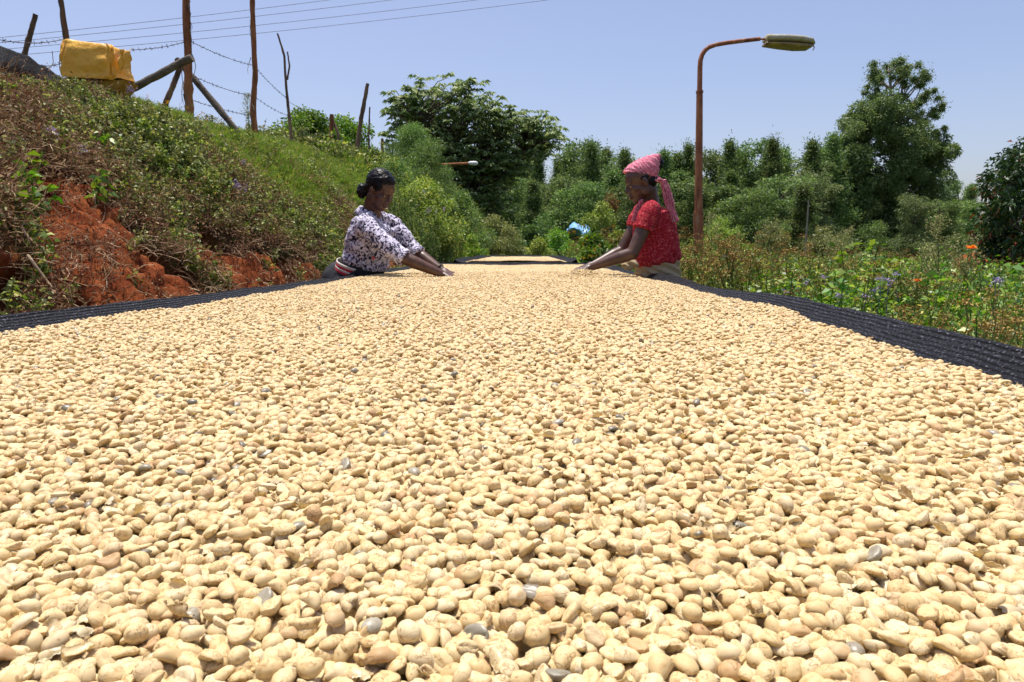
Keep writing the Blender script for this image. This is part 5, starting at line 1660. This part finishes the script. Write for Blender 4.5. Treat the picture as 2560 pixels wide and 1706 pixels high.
# ------------------------------------------------------------------ people
class Blob:
    """overlapping closed solids, fused into one skin by a voxel remesh"""
    def __init__(s): s.bm = bmesh.new()
    def cap(s, p0, p1, r0, r1, seg=16):
        p0, p1 = Vector(p0), Vector(p1)
        d = p1 - p0
        for p, r in ((p0, r0), (p1, r1)):
            bmesh.ops.create_uvsphere(s.bm, u_segments=seg, v_segments=10, radius=r, matrix=Matrix.Translation(p))
        if d.length > 1e-5:
            q = d.to_track_quat('Z', 'Y').to_matrix().to_4x4()
            bmesh.ops.create_cone(s.bm, cap_ends=True, segments=seg, radius1=r0, radius2=r1, depth=d.length, matrix=Matrix.Translation((p0 + p1) / 2) @ q)
    def cone(s, p0, p1, r0, r1, seg=24):
        p0, p1 = Vector(p0), Vector(p1); d = p1 - p0
        q = d.to_track_quat('Z', 'Y').to_matrix().to_4x4()
        bmesh.ops.create_cone(s.bm, cap_ends=True, segments=seg, radius1=r0, radius2=r1, depth=d.length, matrix=Matrix.Translation((p0 + p1) / 2) @ q)
    def ell(s, c, r, R=None):
        m = Matrix.Translation(Vector(c)) @ (R.to_4x4() if R is not None else Matrix.Identity(4)) @ Matrix.Diagonal((r[0], r[1], r[2], 1))
        bmesh.ops.create_uvsphere(s.bm, u_segments=24, v_segments=16, radius=1, matrix=m)
    def loft(s, rings, seg=28, e=.85):
        """rings: (centre, a-vector, b-vector)"""
        L = []
        for (c, a, b) in rings:
            c, a, b = Vector(c), Vector(a), Vector(b)
            vs = []
            for i in range(seg):
                t = i / seg * 2 * PI; ca, sa = math.cos(t), math.sin(t)
                vs.append(s.bm.verts.new(c + a * math.copysign(abs(ca) ** e, ca) + b * math.copysign(abs(sa) ** e, sa)))
            L.append(vs)
        for r0, r1 in zip(L, L[1:]):
            for i in range(seg): s.bm.faces.new((r0[i], r0[(i + 1) % seg], r1[(i + 1) % seg], r1[i]))
        s.bm.faces.new(L[0][::-1]); s.bm.faces.new(L[-1])
        bmesh.ops.recalc_face_normals(s.bm, faces=s.bm.faces)
    def skin(s, name, voxel, smooth=3, wr=None):
        me = bpy.data.meshes.new(name + '_raw'); s.bm.to_mesh(me); s.bm.free()
        o = bpy.data.objects.new(name + '_raw', me); COL.objects.link(o)
        m = o.modifiers.new('r', 'REMESH'); m.mode = 'VOXEL'; m.voxel_size = voxel; m.use_smooth_shade = True
        if smooth:
            m = o.modifiers.new('s', 'SMOOTH'); m.iterations = smooth; m.factor = .5
        dg = bpy.context.evaluated_depsgraph_get(); dg.update()
        out = bpy.data.meshes.new_from_object(o.evaluated_get(dg)); out.name = name
        bpy.data.objects.remove(o); bpy.data.meshes.remove(me)
        if wr is not None:
            n = len(out.vertices); co = np.zeros(n * 3); out.vertices.foreach_get('co', co); co = co.reshape(-1, 3)
            no = np.zeros(n * 3); out.vertices.foreach_get('normal', no); no = no.reshape(-1, 3)
            co = co + no * wr(co)[:, None]
            out.vertices.foreach_set('co', co.ravel()); out.update()
        for p in out.polygons: p.use_smooth = True
        return out


def frame(fwd, up):
    f = Vector(fwd).normalized(); s = Vector(up).cross(f).normalized(); u = f.cross(s)
    return f, s, u            # forward, left, up


def head(B, c, f, s, u, k=1.0):
    """head solids around c (between the ears); f forward, s left, u up"""
    R = Matrix((f, s, u)).transposed()
    def P(a, b, d): return c + (f * a + s * b + u * d) * k
    def E(a, b, d, ra, rb, rd): B.ell(P(a, b, d), (ra * k, rb * k, rd * k), R)
    E(-.012, 0, .035, .094, .073, .085)        # skull
    E(.028, 0, .035, .058, .062, .062)         # forehead
    E(.022, 0, -.035, .063, .056, .070)        # face
    E(.040, 0, -.082, .040, .038, .034)        # jaw
    E(.064, 0, -.103, .017, .018, .014)        # chin
    for q in (1, -1):
        E(.052, q * .036, -.028, .026, .022, .022)      # cheekbones
        E(-.012, q * .052, -.055, .035, .014, .035)     # jaw corner
        B.cap(P(.079, q * .012, .020), P(.070, q * .042, .022), .0105 * k, .008 * k)   # brow
        E(.0725, q * .029, .000, .0135, .0135, .0115)   # eyelid bulge
        E(-.008, q * .073, -.008, .015, .007, .028)     # ear
        E(-.002, q * .077, .002, .010, .006, .016)
        E(.090, q * .0125, -.038, .009, .0075, .007)    # nostril wing
    B.cap(P(.080, 0, .010), P(.100, 0, -.030), .0065 * k, .0095 * k)
    E(.101, 0, -.034, .010, .010, .009)
    E(.078, 0, -.058, .016, .024, .015)        # muzzle
    E(.091, 0, -.0625, .0085, .022, .0055)
    E(.089, 0, -.0745, .0085, .020, .0065)
    return P


def hand(B, w, d, palm_n, spread=1.0, k=1.0, curl=.5):
    """w wrist, d finger direction, palm_n palm normal (down)"""
    d = Vector(d).normalized(); n = Vector(palm_n).normalized(); sd_ = d.cross(n).normalized(); n = sd_.cross(d)
    R = Matrix((d, sd_, n)).transposed()
    B.ell(w + d * .045 * k, (.052 * k, .040 * k, .016 * k), R)
    B.ell(w + d * .070 * k, (.030 * k, .040 * k, .014 * k), R)
    B.cap(w - d * .01, w + d * .03 * k, .024 * k, .022 * k)
    for i, (off, L) in enumerate(((-.030, .060), (-.010, .072), (.010, .070), (.030, .060))):
        b = w + d * .080 * k + sd_ * off * k
        d1 = (d + sd_ * (off * 4 * spread) + n * .25 * curl).normalized()
        m1 = b + d1 * L * .5 * k
        d2 = (d1 + n * .9 * curl).normalized(); m2 = m1 + d2 * L * .32 * k
        d3 = (d2 + n * .9 * curl).normalized(); m3 = m2 + d3 * L * .25 * k
        B.cap(b - d1 * .02 * k, m1, .0095 * k, .0085 * k, 10); B.cap(m1, m2, .0085 * k, .0078 * k, 10); B.cap(m2, m3, .0078 * k, .0065 * k, 10)
    return sd_, n


def skin_mat(name, c0, c1):
    m = noise_col(name, [(.35, c0), (.65, c1)], 14, 4, .42, .12, 120, .45, None, .002)
    return m


def print_mat():
    m, nt, b, out = mat('black_and_white_print_cloth')
    tc = nd(nt, 'ShaderNodeTexCoord')
    n = nd(nt, 'ShaderNodeTexNoise'); n.inputs['Scale'].default_value = 40; n.inputs['Detail'].default_value = 3; n.inputs['Roughness'].default_value = .6; n.inputs['Distortion'].default_value = 1.6
    nt.links.new(tc.outputs['Object'], n.inputs['Vector'])
    r = ramp(nt, n.outputs[0], [(.475, (.025, .022, .05)), (.50, (.62, .58, .72)), (.8, (.70, .67, .78))])
    v = nd(nt, 'ShaderNodeTexVoronoi'); v.inputs['Scale'].default_value = 15
    nt.links.new(tc.outputs['Object'], v.inputs['Vector'])
    lt = ramp(nt, v.outputs['Distance'], [(.17, (1, 1, 1)), (.20, (0, 0, 0))])
    sp_ = nd(nt, 'ShaderNodeSeparateColor'); nt.links.new(v.outputs['Color'], sp_.inputs[0])
    gt = nd(nt, 'ShaderNodeMath', operation='GREATER_THAN'); gt.inputs[1].default_value = .68; nt.links.new(sp_.outputs[0], gt.inputs[0])
    mu = nd(nt, 'ShaderNodeMath', operation='MULTIPLY'); nt.links.new(lt.outputs[0], mu.inputs[0]); nt.links.new(gt.outputs[0], mu.inputs[1])
    mx = nd(nt, 'ShaderNodeMix'); mx.data_type = 'RGBA'; nt.links.new(mu.outputs[0], mx.inputs[0]); nt.links.new(r.outputs[0], mx.inputs[6]); mx.inputs[7].default_value = (.62, .13, .12, 1)
    nt.links.new(mx.outputs[2], b.inputs['Base Color'])
    b.inputs['Roughness'].default_value = .8; b.inputs['Specular IOR Level'].default_value = .2
    n2 = nd(nt, 'ShaderNodeTexNoise'); n2.inputs['Scale'].default_value = 20; nt.links.new(tc.outputs['Object'], n2.inputs['Vector'])
    bp = nd(nt, 'ShaderNodeBump'); bp.inputs['Strength'].default_value = .5; bp.inputs['Distance'].default_value = .01; nt.links.new(n2.outputs[0], bp.inputs['Height']); nt.links.new(bp.outputs[0], b.inputs['Normal'])
    return m


def lace_mat(name, base, base2, fleck, scale=55, thr=.62):
    m, nt, b, out = mat(name)
    tc = nd(nt, 'ShaderNodeTexCoord')
    n = nd(nt, 'ShaderNodeTexNoise'); n.inputs['Scale'].default_value = scale; n.inputs['Detail'].default_value = 3; n.inputs['Distortion'].default_value = 1.0
    nt.links.new(tc.outputs['Object'], n.inputs['Vector'])
    r = ramp(nt, n.outputs[0], [(.38, base), (.52, base2), (thr - .04, base2), (thr, fleck)])
    nt.links.new(r.outputs[0], b.inputs['Base Color'])
    b.inputs['Roughness'].default_value = .85; b.inputs['Specular IOR Level'].default_value = .15
    bp = nd(nt, 'ShaderNodeBump'); bp.inputs['Strength'].default_value = .6; bp.inputs['Distance'].default_value = .004; nt.links.new(n.outputs[0], bp.inputs['Height']); nt.links.new(bp.outputs[0], b.inputs['Normal'])
    return m


def hair_mat():
    return noise_col('black_hair', [(.35, (.004, .0035, .004)), (.7, (.009, .008, .009))], 30, 5, .36, .4, 90, .16, (1, 1, 3), .004)


M['hair'] = hair_mat()
M['eye'] = noise_col('eye_white', [(.3, (.22, .17, .14)), (.7, (.28, .23, .2))], 3, 1, .5, 0)
M['iris'] = noise_col('dark_iris', [(.3, (.01, .006, .004)), (.7, (.02, .012, .008))], 3, 1, .15, 0)


def cloth_wr(amp, sx, sy, sz, seed):
    return lambda co: amp * fbm(co[:, 0] * sx, co[:, 1] * sy, co[:, 2] * sz, oct=3, seed=seed)


def P3(px, py, Y): return at(px, py, Y)


def woman_left():
    root = empty('person', (-1.12, 4.5, 0)); tag(root, 'woman in a black and white print blouse bending over the left side of the bed', 'person')
    inv = Matrix.Translation(-Vector(root.location))
    def child(name, me, m):
        o = link(name, me, root, m); o.matrix_parent_inverse = inv; return o
    B = Blob()
    al = math.radians(33)
    hf = Vector((math.cos(al), -math.sin(al), -.50)).normalized()
    f, s, u = frame(hf, (0, 0, 1))
    hc = at(951, 476, 4.30)
    Pm = head(B, hc, f, s, u, .98)
    nb = at(925, 535, 4.38)                                     # base of neck
    B.cap(hc - f * .035 - u * .06, nb, .047, .054)
    B.cap(hc - f * .01 - u * .055, nb + Vector((.02, -.01, 0)), .042, .05)
    sr = at(912, 566, 4.22); sl = at(975, 560, 4.52)            # near and far shoulder
    er = at(1003, 643, 4.10); wr_ = at(1104, 685, 4.12)
    elb = at(1040, 632, 4.46); wl_ = at(1105, 676, 4.36)
    pel = at(890, 706, 4.50)
    ch = at(928, 590, 4.40); wa = at(915, 650, 4.46)
    tf_ = Vector((math.cos(math.radians(24)), -math.sin(math.radians(24)), 0)); ts = Vector((0, 0, 1)).cross(tf_)
    ax = (nb - pel).normalized(); bf = (tf_ - ax * tf_.dot(ax)).normalized()
    rings = [(pel - ax * .06, ts * .15, bf * .11), (pel, ts * .165, bf * .12), (wa, ts * .125, bf * .095), (ch - ax * .02, ts * .14, bf * .105), (ch + ax * .07, ts * .145, bf * .095), (nb - ax * .02, ts * .075, bf * .055)]
    B.loft(rings)
    for (a, b, c_) in ((sr, er, wr_), (sl, elb, wl_)):
        B.cap(a, b, .047, .037); B.cap(b, b.lerp(c_, .3), .037, .039); B.cap(b.lerp(c_, .3), c_, .039, .0235)
        B.cap(nb.lerp(a, .5), a, .05, .048)
    for (b, w, cu) in ((er, wr_, .5), (elb, wl_, .4)):
        d = (w - b).normalized(); d = Vector((d.x, d.y * .5, d.z * .35 - .10)).normalized()
        sd_, n_ = hand(B, w, d, (0, 0, -1), 1.0, .98, cu)
        t0 = w + d * .02 + Vector((0, -.02, 0)); t1 = t0 + d * .035 + Vector((0, -.028, -.008))
        B.cap(t0, t1, .012, .0105, 10); B.cap(t1, t1 + d * .03 + Vector((0, -.008, -.010)), .0105, .008, 10)
    # legs (inside the trousers) and feet
    feet = []
    for q in (1, -1):
        hip = pel + ts * q * .09; kn = Vector((hip.x + .04, hip.y + q * .01, .44)); an = Vector((hip.x - .02, hip.y + q * .02, .07))
        B.cap(hip, kn, .085, .058); B.cap(kn, an, .055, .035); B.cap(an, an + tf_ * .15 - Vector((0, 0, .03)), .035, .028); feet.append((hip, kn, an))
    body = child('body', B.skin('body', .0048, 2), skin_mat('dark_brown_skin', (.062, .028, .018), (.115, .055, .036)))
    for q in (1, -1):
        bm = bmesh.new(); bmesh.ops.create_uvsphere(bm, u_segments=12, v_segments=8, radius=.0105, matrix=Matrix.Translation(Pm(.0745, q * .029, -.0035)))
        ey = child('eye', bm_mesh(bm, 'eye', True), M['eye'])
        bm = bmesh.new(); bmesh.ops.create_uvsphere(bm, u_segments=10, v_segments=6, radius=.0066, matrix=Matrix.Translation(Pm(.0795, q * .029, -.0060)))
        sub(child('iris', bm_mesh(bm, 'iris', True), M['iris']), ey)
    # hair pulled back into a bun
    B = Blob(); R = Matrix((f, s, u)).transposed()
    B.ell(Pm(-.022, 0, .044), (.094, .080, .086), R); B.ell(Pm(.018, 0, .068), (.058, .064, .050), R); B.ell(Pm(-.05, 0, .0), (.060, .070, .062), R)
    for q in (1, -1): B.ell(Pm(.012, q * .052, .035), (.044, .022, .038), R)
    hr = child('hair', B.skin('hair', .004, 3, lambda co: .0016 * np.sin(fbm(co[:, 0] * 25, co[:, 1] * 25, co[:, 2] * 70, oct=2, seed=5) * 6)), M['hair'])
    B = Blob(); bc = at(906, 476, 4.33)
    B.ell(bc, (.036, .036, .042)); B.ell(bc + Vector((.022, 0, .01)), (.03, .026, .026)); B.ell(bc + Vector((-.006, 0, -.03)), (.022, .022, .02))
    hb_ = child('hair_bun', B.skin('hair_bun', .003, 2, lambda co: .004 * fbm(co[:, 0] * 60, co[:, 1] * 60, co[:, 2] * 60, oct=3, seed=15)), M['hair'])
    sub(hb_, hr)
    # blouse
    B = Blob(); g = 1.17
    hem = pel + ax * .02
    rings = [(wa - ax * .035, ts * .155, bf * .120), (wa - ax * .01, ts * .165, bf * .130), (wa + ax * .03, ts * .16, bf * .126), (wa.lerp(ch, .55), ts * .165, bf * .13), (ch, ts * .165, bf * .128), (ch + ax * .075, ts * .158, bf * .112), (nb - ax * .015, ts * .09, bf * .07)]
    B.loft(rings)
    for (a, b, c_, m_) in ((sr, er, wr_, .06), (sl, elb, wl_, .06)):
        ce = b.lerp(c_, .10)
        B.cap(nb.lerp(a, .5), a, .056, .064); B.cap(a, a.lerp(b, .6), .068, .060)
        B.cone(a.lerp(b, .55), ce, .060, .052)
        B.cap(a.lerp(b, .55), a.lerp(b, .85), .058, .056)
        B.cone(b.lerp(a, .10), ce, .055, .058)                # rolled cuff
    bl = child('blouse', B.skin('blouse', .0055, 2, lambda co: .009 * fbm(co[:, 0] * 11 + co[:, 2] * 9, co[:, 1] * 9, co[:, 2] * 15 - co[:, 0] * 10, oct=3, seed=25)), print_mat())
    # collar
    mb = MB()
    n = 26
    for (dd, rr, hh) in ((0, .067, .0),):
        V = []
        for i in range(n):
            t = (i / (n - 1)) * 2 * PI * .86 + .14 * PI
            d = bf * math.cos(t) + ts * math.sin(t)
            c0 = nb + ax * .022 + d * .060 + bf * .004; c1 = nb + ax * .030 + d * .070; c2 = nb - ax * .018 + d * .098
            V += [tuple(c0), tuple(c1), tuple(c2)]
        F = [(i * 3 + j, i * 3 + j + 1, i * 3 + j + 4, i * 3 + j + 3) for i in range(n - 1) for j in range(2)]
        mb.add(np.array(V), np.array(F))
    o = child('collar', mb.mesh('collar', True), bpy.data.materials['black_and_white_print_cloth']); sub(o, bl); o.modifiers.new('t', 'SOLIDIFY').thickness = .005
    # trousers, striped waistband
    B = Blob()
    B.loft([(pel - ax * .10, ts * .165, bf * .14), (pel, ts * .185, bf * .142), (pel + ax * .06, ts * .170, bf * .130), (wa - ax * .02, ts * .155, bf * .12)])
    B.ell(pel - bf * .09 - ax * .02, (.15, .16, .13))
    for (hip, kn, an) in feet: B.cap(hip, kn, .105, .078); B.cone(kn, an + Vector((0, 0, .02)), .078, .062); B.cap(kn, kn.lerp(an, .4), .078, .07)
    tr = child('trousers', B.skin('trousers', .008, 3, cloth_wr(.006, 12, 12, 7, 35)), noise_col('black_trouser_cloth', [(.3, (.012, .013, .017)), (.7, (.03, .033, .042))], 8, 4, .8, .3, 60))
    for k, (cc, nm) in enumerate((((.62, .58, .52), 'cream_stripe'), ((.45, .02, .05), 'red_stripe'), ((.62, .55, .5), 'cream_stripe'), ((.45, .02, .05), 'red_stripe'))):
        w0 = -.006 + .016 * k; ww = .0075 if k else .011
        seg = 30; V = []
        for i in range(seg):
            t = -2.9 + i / (seg - 1) * 3.0
            d = bf * math.cos(t) * .151 - ts * math.sin(t) * -.196
            for zz_ in (w0 - ww / 1.2, w0 + ww / 1.2):
                V.append(tuple(pel + ax * (.112 - zz_) + d * .865))
        F = [(i * 2, i * 2 + 1, i * 2 + 3, i * 2 + 2) for i in range(seg - 1)]
        o = child('waist_stripe', np_mesh('waist_stripe', np.array(V), np.array(F), None, True), noise_col(nm + '_%d' % k, [(.3, cc), (.7, cc)], 3, 1, .8, 0)); o.modifiers.new('t', 'SOLIDIFY').thickness = .004; sub(o, tr)
    mb = MB(); cb = wl_.lerp(elb, .08); dv = (wl_ - elb).normalized(); a1 = dv.cross(Vector((0, 0, 1))).normalized(); a2 = dv.cross(a1)
    tube(mb, [tuple(cb + (a1 * math.cos(t) + a2 * math.sin(t)) * .03) for t in np.linspace(0, 2 * PI, 20)], .0035, 5, .5, False)
    child('bracelet', mb.mesh('bracelet', True), M['iris'])
    for (hip, kn, an) in feet:
        B = Blob(); fz = float(ground(an.x, an.y)); B.cap(an + Vector((-.02, 0, -.03)), an + tf_ * .17 - Vector((0, 0, .045)), .042, .034)
        child('shoe', B.skin('shoe', .008, 2), noise_col('shoe_rubber', [(.3, (.03, .03, .03)), (.7, (.05, .05, .05))], 5, 3, .7, 0))


woman_left()


def woman_right():
    root = empty('person', (.95, 4.3, 0)); tag(root, 'woman in a red lace shirt and pink head scarf reaching over the beans', 'person')
    inv = Matrix.Translation(-Vector(root.location))
    def child(name, me, m):
        o = link(name, me, root, m); o.matrix_parent_inverse = inv; return o
    B = Blob()
    al = math.radians(8)
    hf = Vector((-math.cos(al), -math.sin(al), -.34)).normalized()
    f, s, u = frame(hf, (0, 0, 1))
    hc = at(1601, 456, 4.25)
    Pm = head(B, hc, f, s, u, 1.0)
    nb = at(1630, 516, 4.28)
    B.cap(hc - f * .045 - u * .05, nb, .043, .050)
    B.cap(hc - f * .015 - u * .055, nb - Vector((.015, 0, 0)), .038, .046)
    sn = at(1627, 530, 4.10); sf = at(1608, 530, 4.44)
    en = at(1581, 634, 4.05); wn_ = at(1478, 668, 4.12)
    ef = at(1554, 628, 4.42); wf_ = at(1484, 662, 4.34)
    pel = at(1645, 690, 4.30); pel.z = .84
    ch = at(1634, 570, 4.28); wa = at(1640, 640, 4.30)
    tf_ = Vector((-1, -.10, 0)).normalized(); ts = Vector((0, 0, 1)).cross(tf_)
    ax = (nb - pel).normalized(); bf = (tf_ - ax * tf_.dot(ax)).normalized()
    B.loft([(pel - ax * .06, ts * .15, bf * .115), (pel, ts * .16, bf * .12), (wa, ts * .12, bf * .095), (ch, ts * .135, bf * .10), (ch + ax * .07, ts * .14, bf * .085), (nb - ax * .02, ts * .07, bf * .05)])
    for (a, b, c_) in ((sn, en, wn_), (sf, ef, wf_)):
        B.cap(a, a.lerp(b, .35), .046, .044); B.cap(a.lerp(b, .35), b, .044, .036); B.cap(b, b.lerp(c_, .28), .037, .0385); B.cap(b.lerp(c_, .28), c_, .0385, .023)
        B.cap(nb.lerp(a, .5), a, .045, .047)
    for (b, w, cu) in ((en, wn_, .45), (ef, wf_, .4)):
        d = (w - b).normalized(); d = Vector((d.x, d.y * .5, d.z * .35 - .08)).normalized()
        hand(B, w, d, (0, 0, -1), 1.0, .98, cu)
        t0 = w + d * .02 + Vector((0, -.02, 0)); t1 = t0 + d * .035 + Vector((0, -.028, -.008))
        B.cap(t0, t1, .012, .0105, 10); B.cap(t1, t1 + d * .03 + Vector((0, -.008, -.010)), .0105, .008, 10)
    feet = []
    for q in (1, -1):
        hip = pel + ts * q * .09; kn = Vector((hip.x - .02, hip.y, .44)); an = Vector((hip.x + .02, hip.y + q * -.01, .07))
        B.cap(hip, kn, .085, .058); B.cap(kn, an, .055, .035); B.cap(an, an + tf_ * .15 - Vector((0, 0, .03)), .035, .028); feet.append((hip, kn, an))
    child('body', B.skin('body', .0048, 2), skin_mat('deep_brown_skin', (.052, .025, .017), (.10, .049, .034)))
    for q in (1, -1):
        bm = bmesh.new(); bmesh.ops.create_uvsphere(bm, u_segments=12, v_segments=8, radius=.0105, matrix=Matrix.Translation(Pm(.0745, q * .029, -.0035)))
        ey = child('eye', bm_mesh(bm, 'eye', True), M['eye'])
        bm = bmesh.new(); bmesh.ops.create_uvsphere(bm, u_segments=10, v_segments=6, radius=.0066, matrix=Matrix.Translation(Pm(.0795, q * .029, -.0060)))
        sub(child('iris', bm_mesh(bm, 'iris', True), M['iris']), ey)
    R = Matrix((f, s, u)).transposed()
    B = Blob(); B.ell(Pm(-.05, 0, -.005), (.055, .066, .055), R); B.ell(at(1646, 409, 4.28), (.034, .034, .04))
    B.cap(at(1646, 409, 4.28), at(1636, 425, 4.27), .03, .03)
    for q in (1, -1): B.ell(Pm(-.012, q * .062, .018), (.03, .014, .022), R)
    child('hair', B.skin('hair', .004, 2, lambda co: .0035 * fbm(co[:, 0] * 70, co[:, 1] * 70, co[:, 2] * 70, oct=3, seed=16)), M['hair'])
    # head scarf: rings from the brow band up and back to the peak
    B = Blob()
    c0 = at(1596, 437, 4.25); peak = at(1626, 384, 4.27)
    fl = (at(1557, 432, 4.25) - at(1641, 448, 4.27)).normalized(); up_ = Vector((0, 0, 1)); up_ = (up_ - fl * up_.dot(fl)).normalized()
    c0 = (at(1557, 431, 4.25) + at(1642, 447, 4.27)) / 2
    half = (at(1557, 431, 4.25) - at(1642, 447, 4.27)).length / 2
    rs = []
    for t, w, l, sh in ((0, .082, 1.0, 0), (.25, .083, .93, .10), (.5, .074, .76, .28), (.72, .058, .56, .50), (.88, .042, .38, .72), (1.0, .024, .20, .92)):
        cc = c0 + up_ * (peak - c0).dot(up_) * t - fl * (half * sh * .82)
        rs.append((cc, s * w, fl * (half * l)))
    B.loft(rs, 30, .95)
    B.ell(at(1641, 449, 4.27), (.024, .026, .026))
    pink = lace_mat('pink_scarf_cloth', (.44, .085, .14), (.60, .19, .26), (.70, .36, .42), 110, .60)
    hs_ = child('head_scarf', B.skin('head_scarf', .0042, 2, lambda co: .0022 * np.sin((co[:, 2] * 1.0 + (co[:, 0] - hc.x) * .9) * 200 + 7 * vnoise(co[:, 0] * 16, co[:, 1] * 16, co[:, 2] * 16, seed=2))), pink)
    tail = [(1643, 449, .016), (1658, 455, .024), (1666, 480, .030), (1672, 505, .034), (1680, 530, .026), (1688, 556, .030)]
    def ribbon(name, pts, thick, Y0, seed):
        n = 40; t = np.linspace(0, 1, n); tt = np.linspace(0, 1, len(pts)); nv = 15
        xs_ = np.interp(t, tt, [p[0] for p in pts]); ys_ = np.interp(t, tt, [p[1] for p in pts]); ws = np.interp(t, tt, [p[2] for p in pts])
        V = []
        for i in range(n):
            p = at(xs_[i], ys_[i], Y0)
            for j in range(nv):
                v = j / (nv - 1) * 2 - 1
                V.append((p.x + v * ws[i] * .8, p.y - .008 * math.cos(v * 14 + i * .1) - (1 - v * v) * .012, p.z + v * ws[i] * .25 + .003 * math.sin(j + i)))
        F = [(i * nv + j, i * nv + j + 1, (i + 1) * nv + j + 1, (i + 1) * nv + j) for i in range(n - 1) for j in range(nv - 1)]
        o = child(name, np_mesh(name, np.array(V), np.array(F), None, True), pink); o.modifiers.new('t', 'SOLIDIFY').thickness = thick; sub(o, hs_)
    ribbon('scarf_tail', tail, .005, 4.17, 1)
    ribbon('scarf_end', [(1604, 500, .012), (1596, 515, .022), (1590, 535, .024), (1584, 552, .014)], .005, 4.22, 2)
    # red shirt
    B = Blob()
    B.loft([(wa - ax * .055, ts * .155, bf * .135), (wa - ax * .03, ts * .172, bf * .15), (wa + ax * .02, ts * .168, bf * .148), (wa.lerp(ch, .5), ts * .16, bf * .138), (ch, ts * .155, bf * .125), (ch + ax * .075, ts * .15, bf * .105), (nb - ax * .012, ts * .085, bf * .062)])
    for (a, b) in ((sn, en), (sf, ef)):
        B.cap(nb.lerp(a, .5), a, .05, .058); B.cap(a, a.lerp(b, .15), .060, .058); B.cone(a.lerp(b, .0), a.lerp(b, .44), .060, .062)
    child('shirt', B.skin('shirt', .0055, 2, lambda co: .008 * fbm(co[:, 0] * 11, co[:, 1] * 9, co[:, 2] * 15 + co[:, 0] * 8, oct=3, seed=45)), lace_mat('red_lace_cloth', (.20, .008, .018), (.35, .018, .034), (.52, .12, .11), 95, .62))
    # waist cloth
    B = Blob()
    B.loft([(pel + ax * .04, ts * .168, bf * .142), (pel + ax * .07, ts * .165, bf * .137), (wa + ax * .005, ts * .150, bf * .128)])
    B.cap(at(1566, 664, 4.12), at(1585, 660, 4.14), .03, .03)
    child('waist_cloth', B.skin('waist_cloth', .006, 2, lambda co: .006 * np.sin(co[:, 2] * 130 + co[:, 0] * 60 + 3 * vnoise(co[:, 0] * 9, co[:, 1] * 9, seed=4))), noise_col('khaki_cloth', [(.3, (.24, .18, .10)), (.7, (.40, .31, .19))], 6, 4, .85, .3, 50))
    B = Blob()
    B.loft([(pel - ax * .12, ts * .165, bf * .145), (pel - ax * .04, ts * .185, bf * .155), (pel + ax * .055, ts * .162, bf * .134)])
    for (hip, kn, an) in feet: B.cap(hip, kn, .105, .078); B.cone(kn, an + Vector((0, 0, .02)), .078, .062); B.cap(kn, kn.lerp(an, .4), .078, .07)
    child('trousers', B.skin('trousers', .008, 3, cloth_wr(.006, 12, 12, 9, 36)), noise_col('navy_cloth', [(.3, (.012, .018, .035)), (.7, (.03, .042, .07))], 8, 4, .8, .3, 60))
    for (hip, kn, an) in feet:
        B = Blob(); B.cap(an + Vector((.02, 0, -.03)), an + tf_ * .17 - Vector((0, 0, .045)), .042, .034)
        child('shoe', B.skin('shoe', .008, 2), bpy.data.materials['shoe_rubber'])


woman_right()
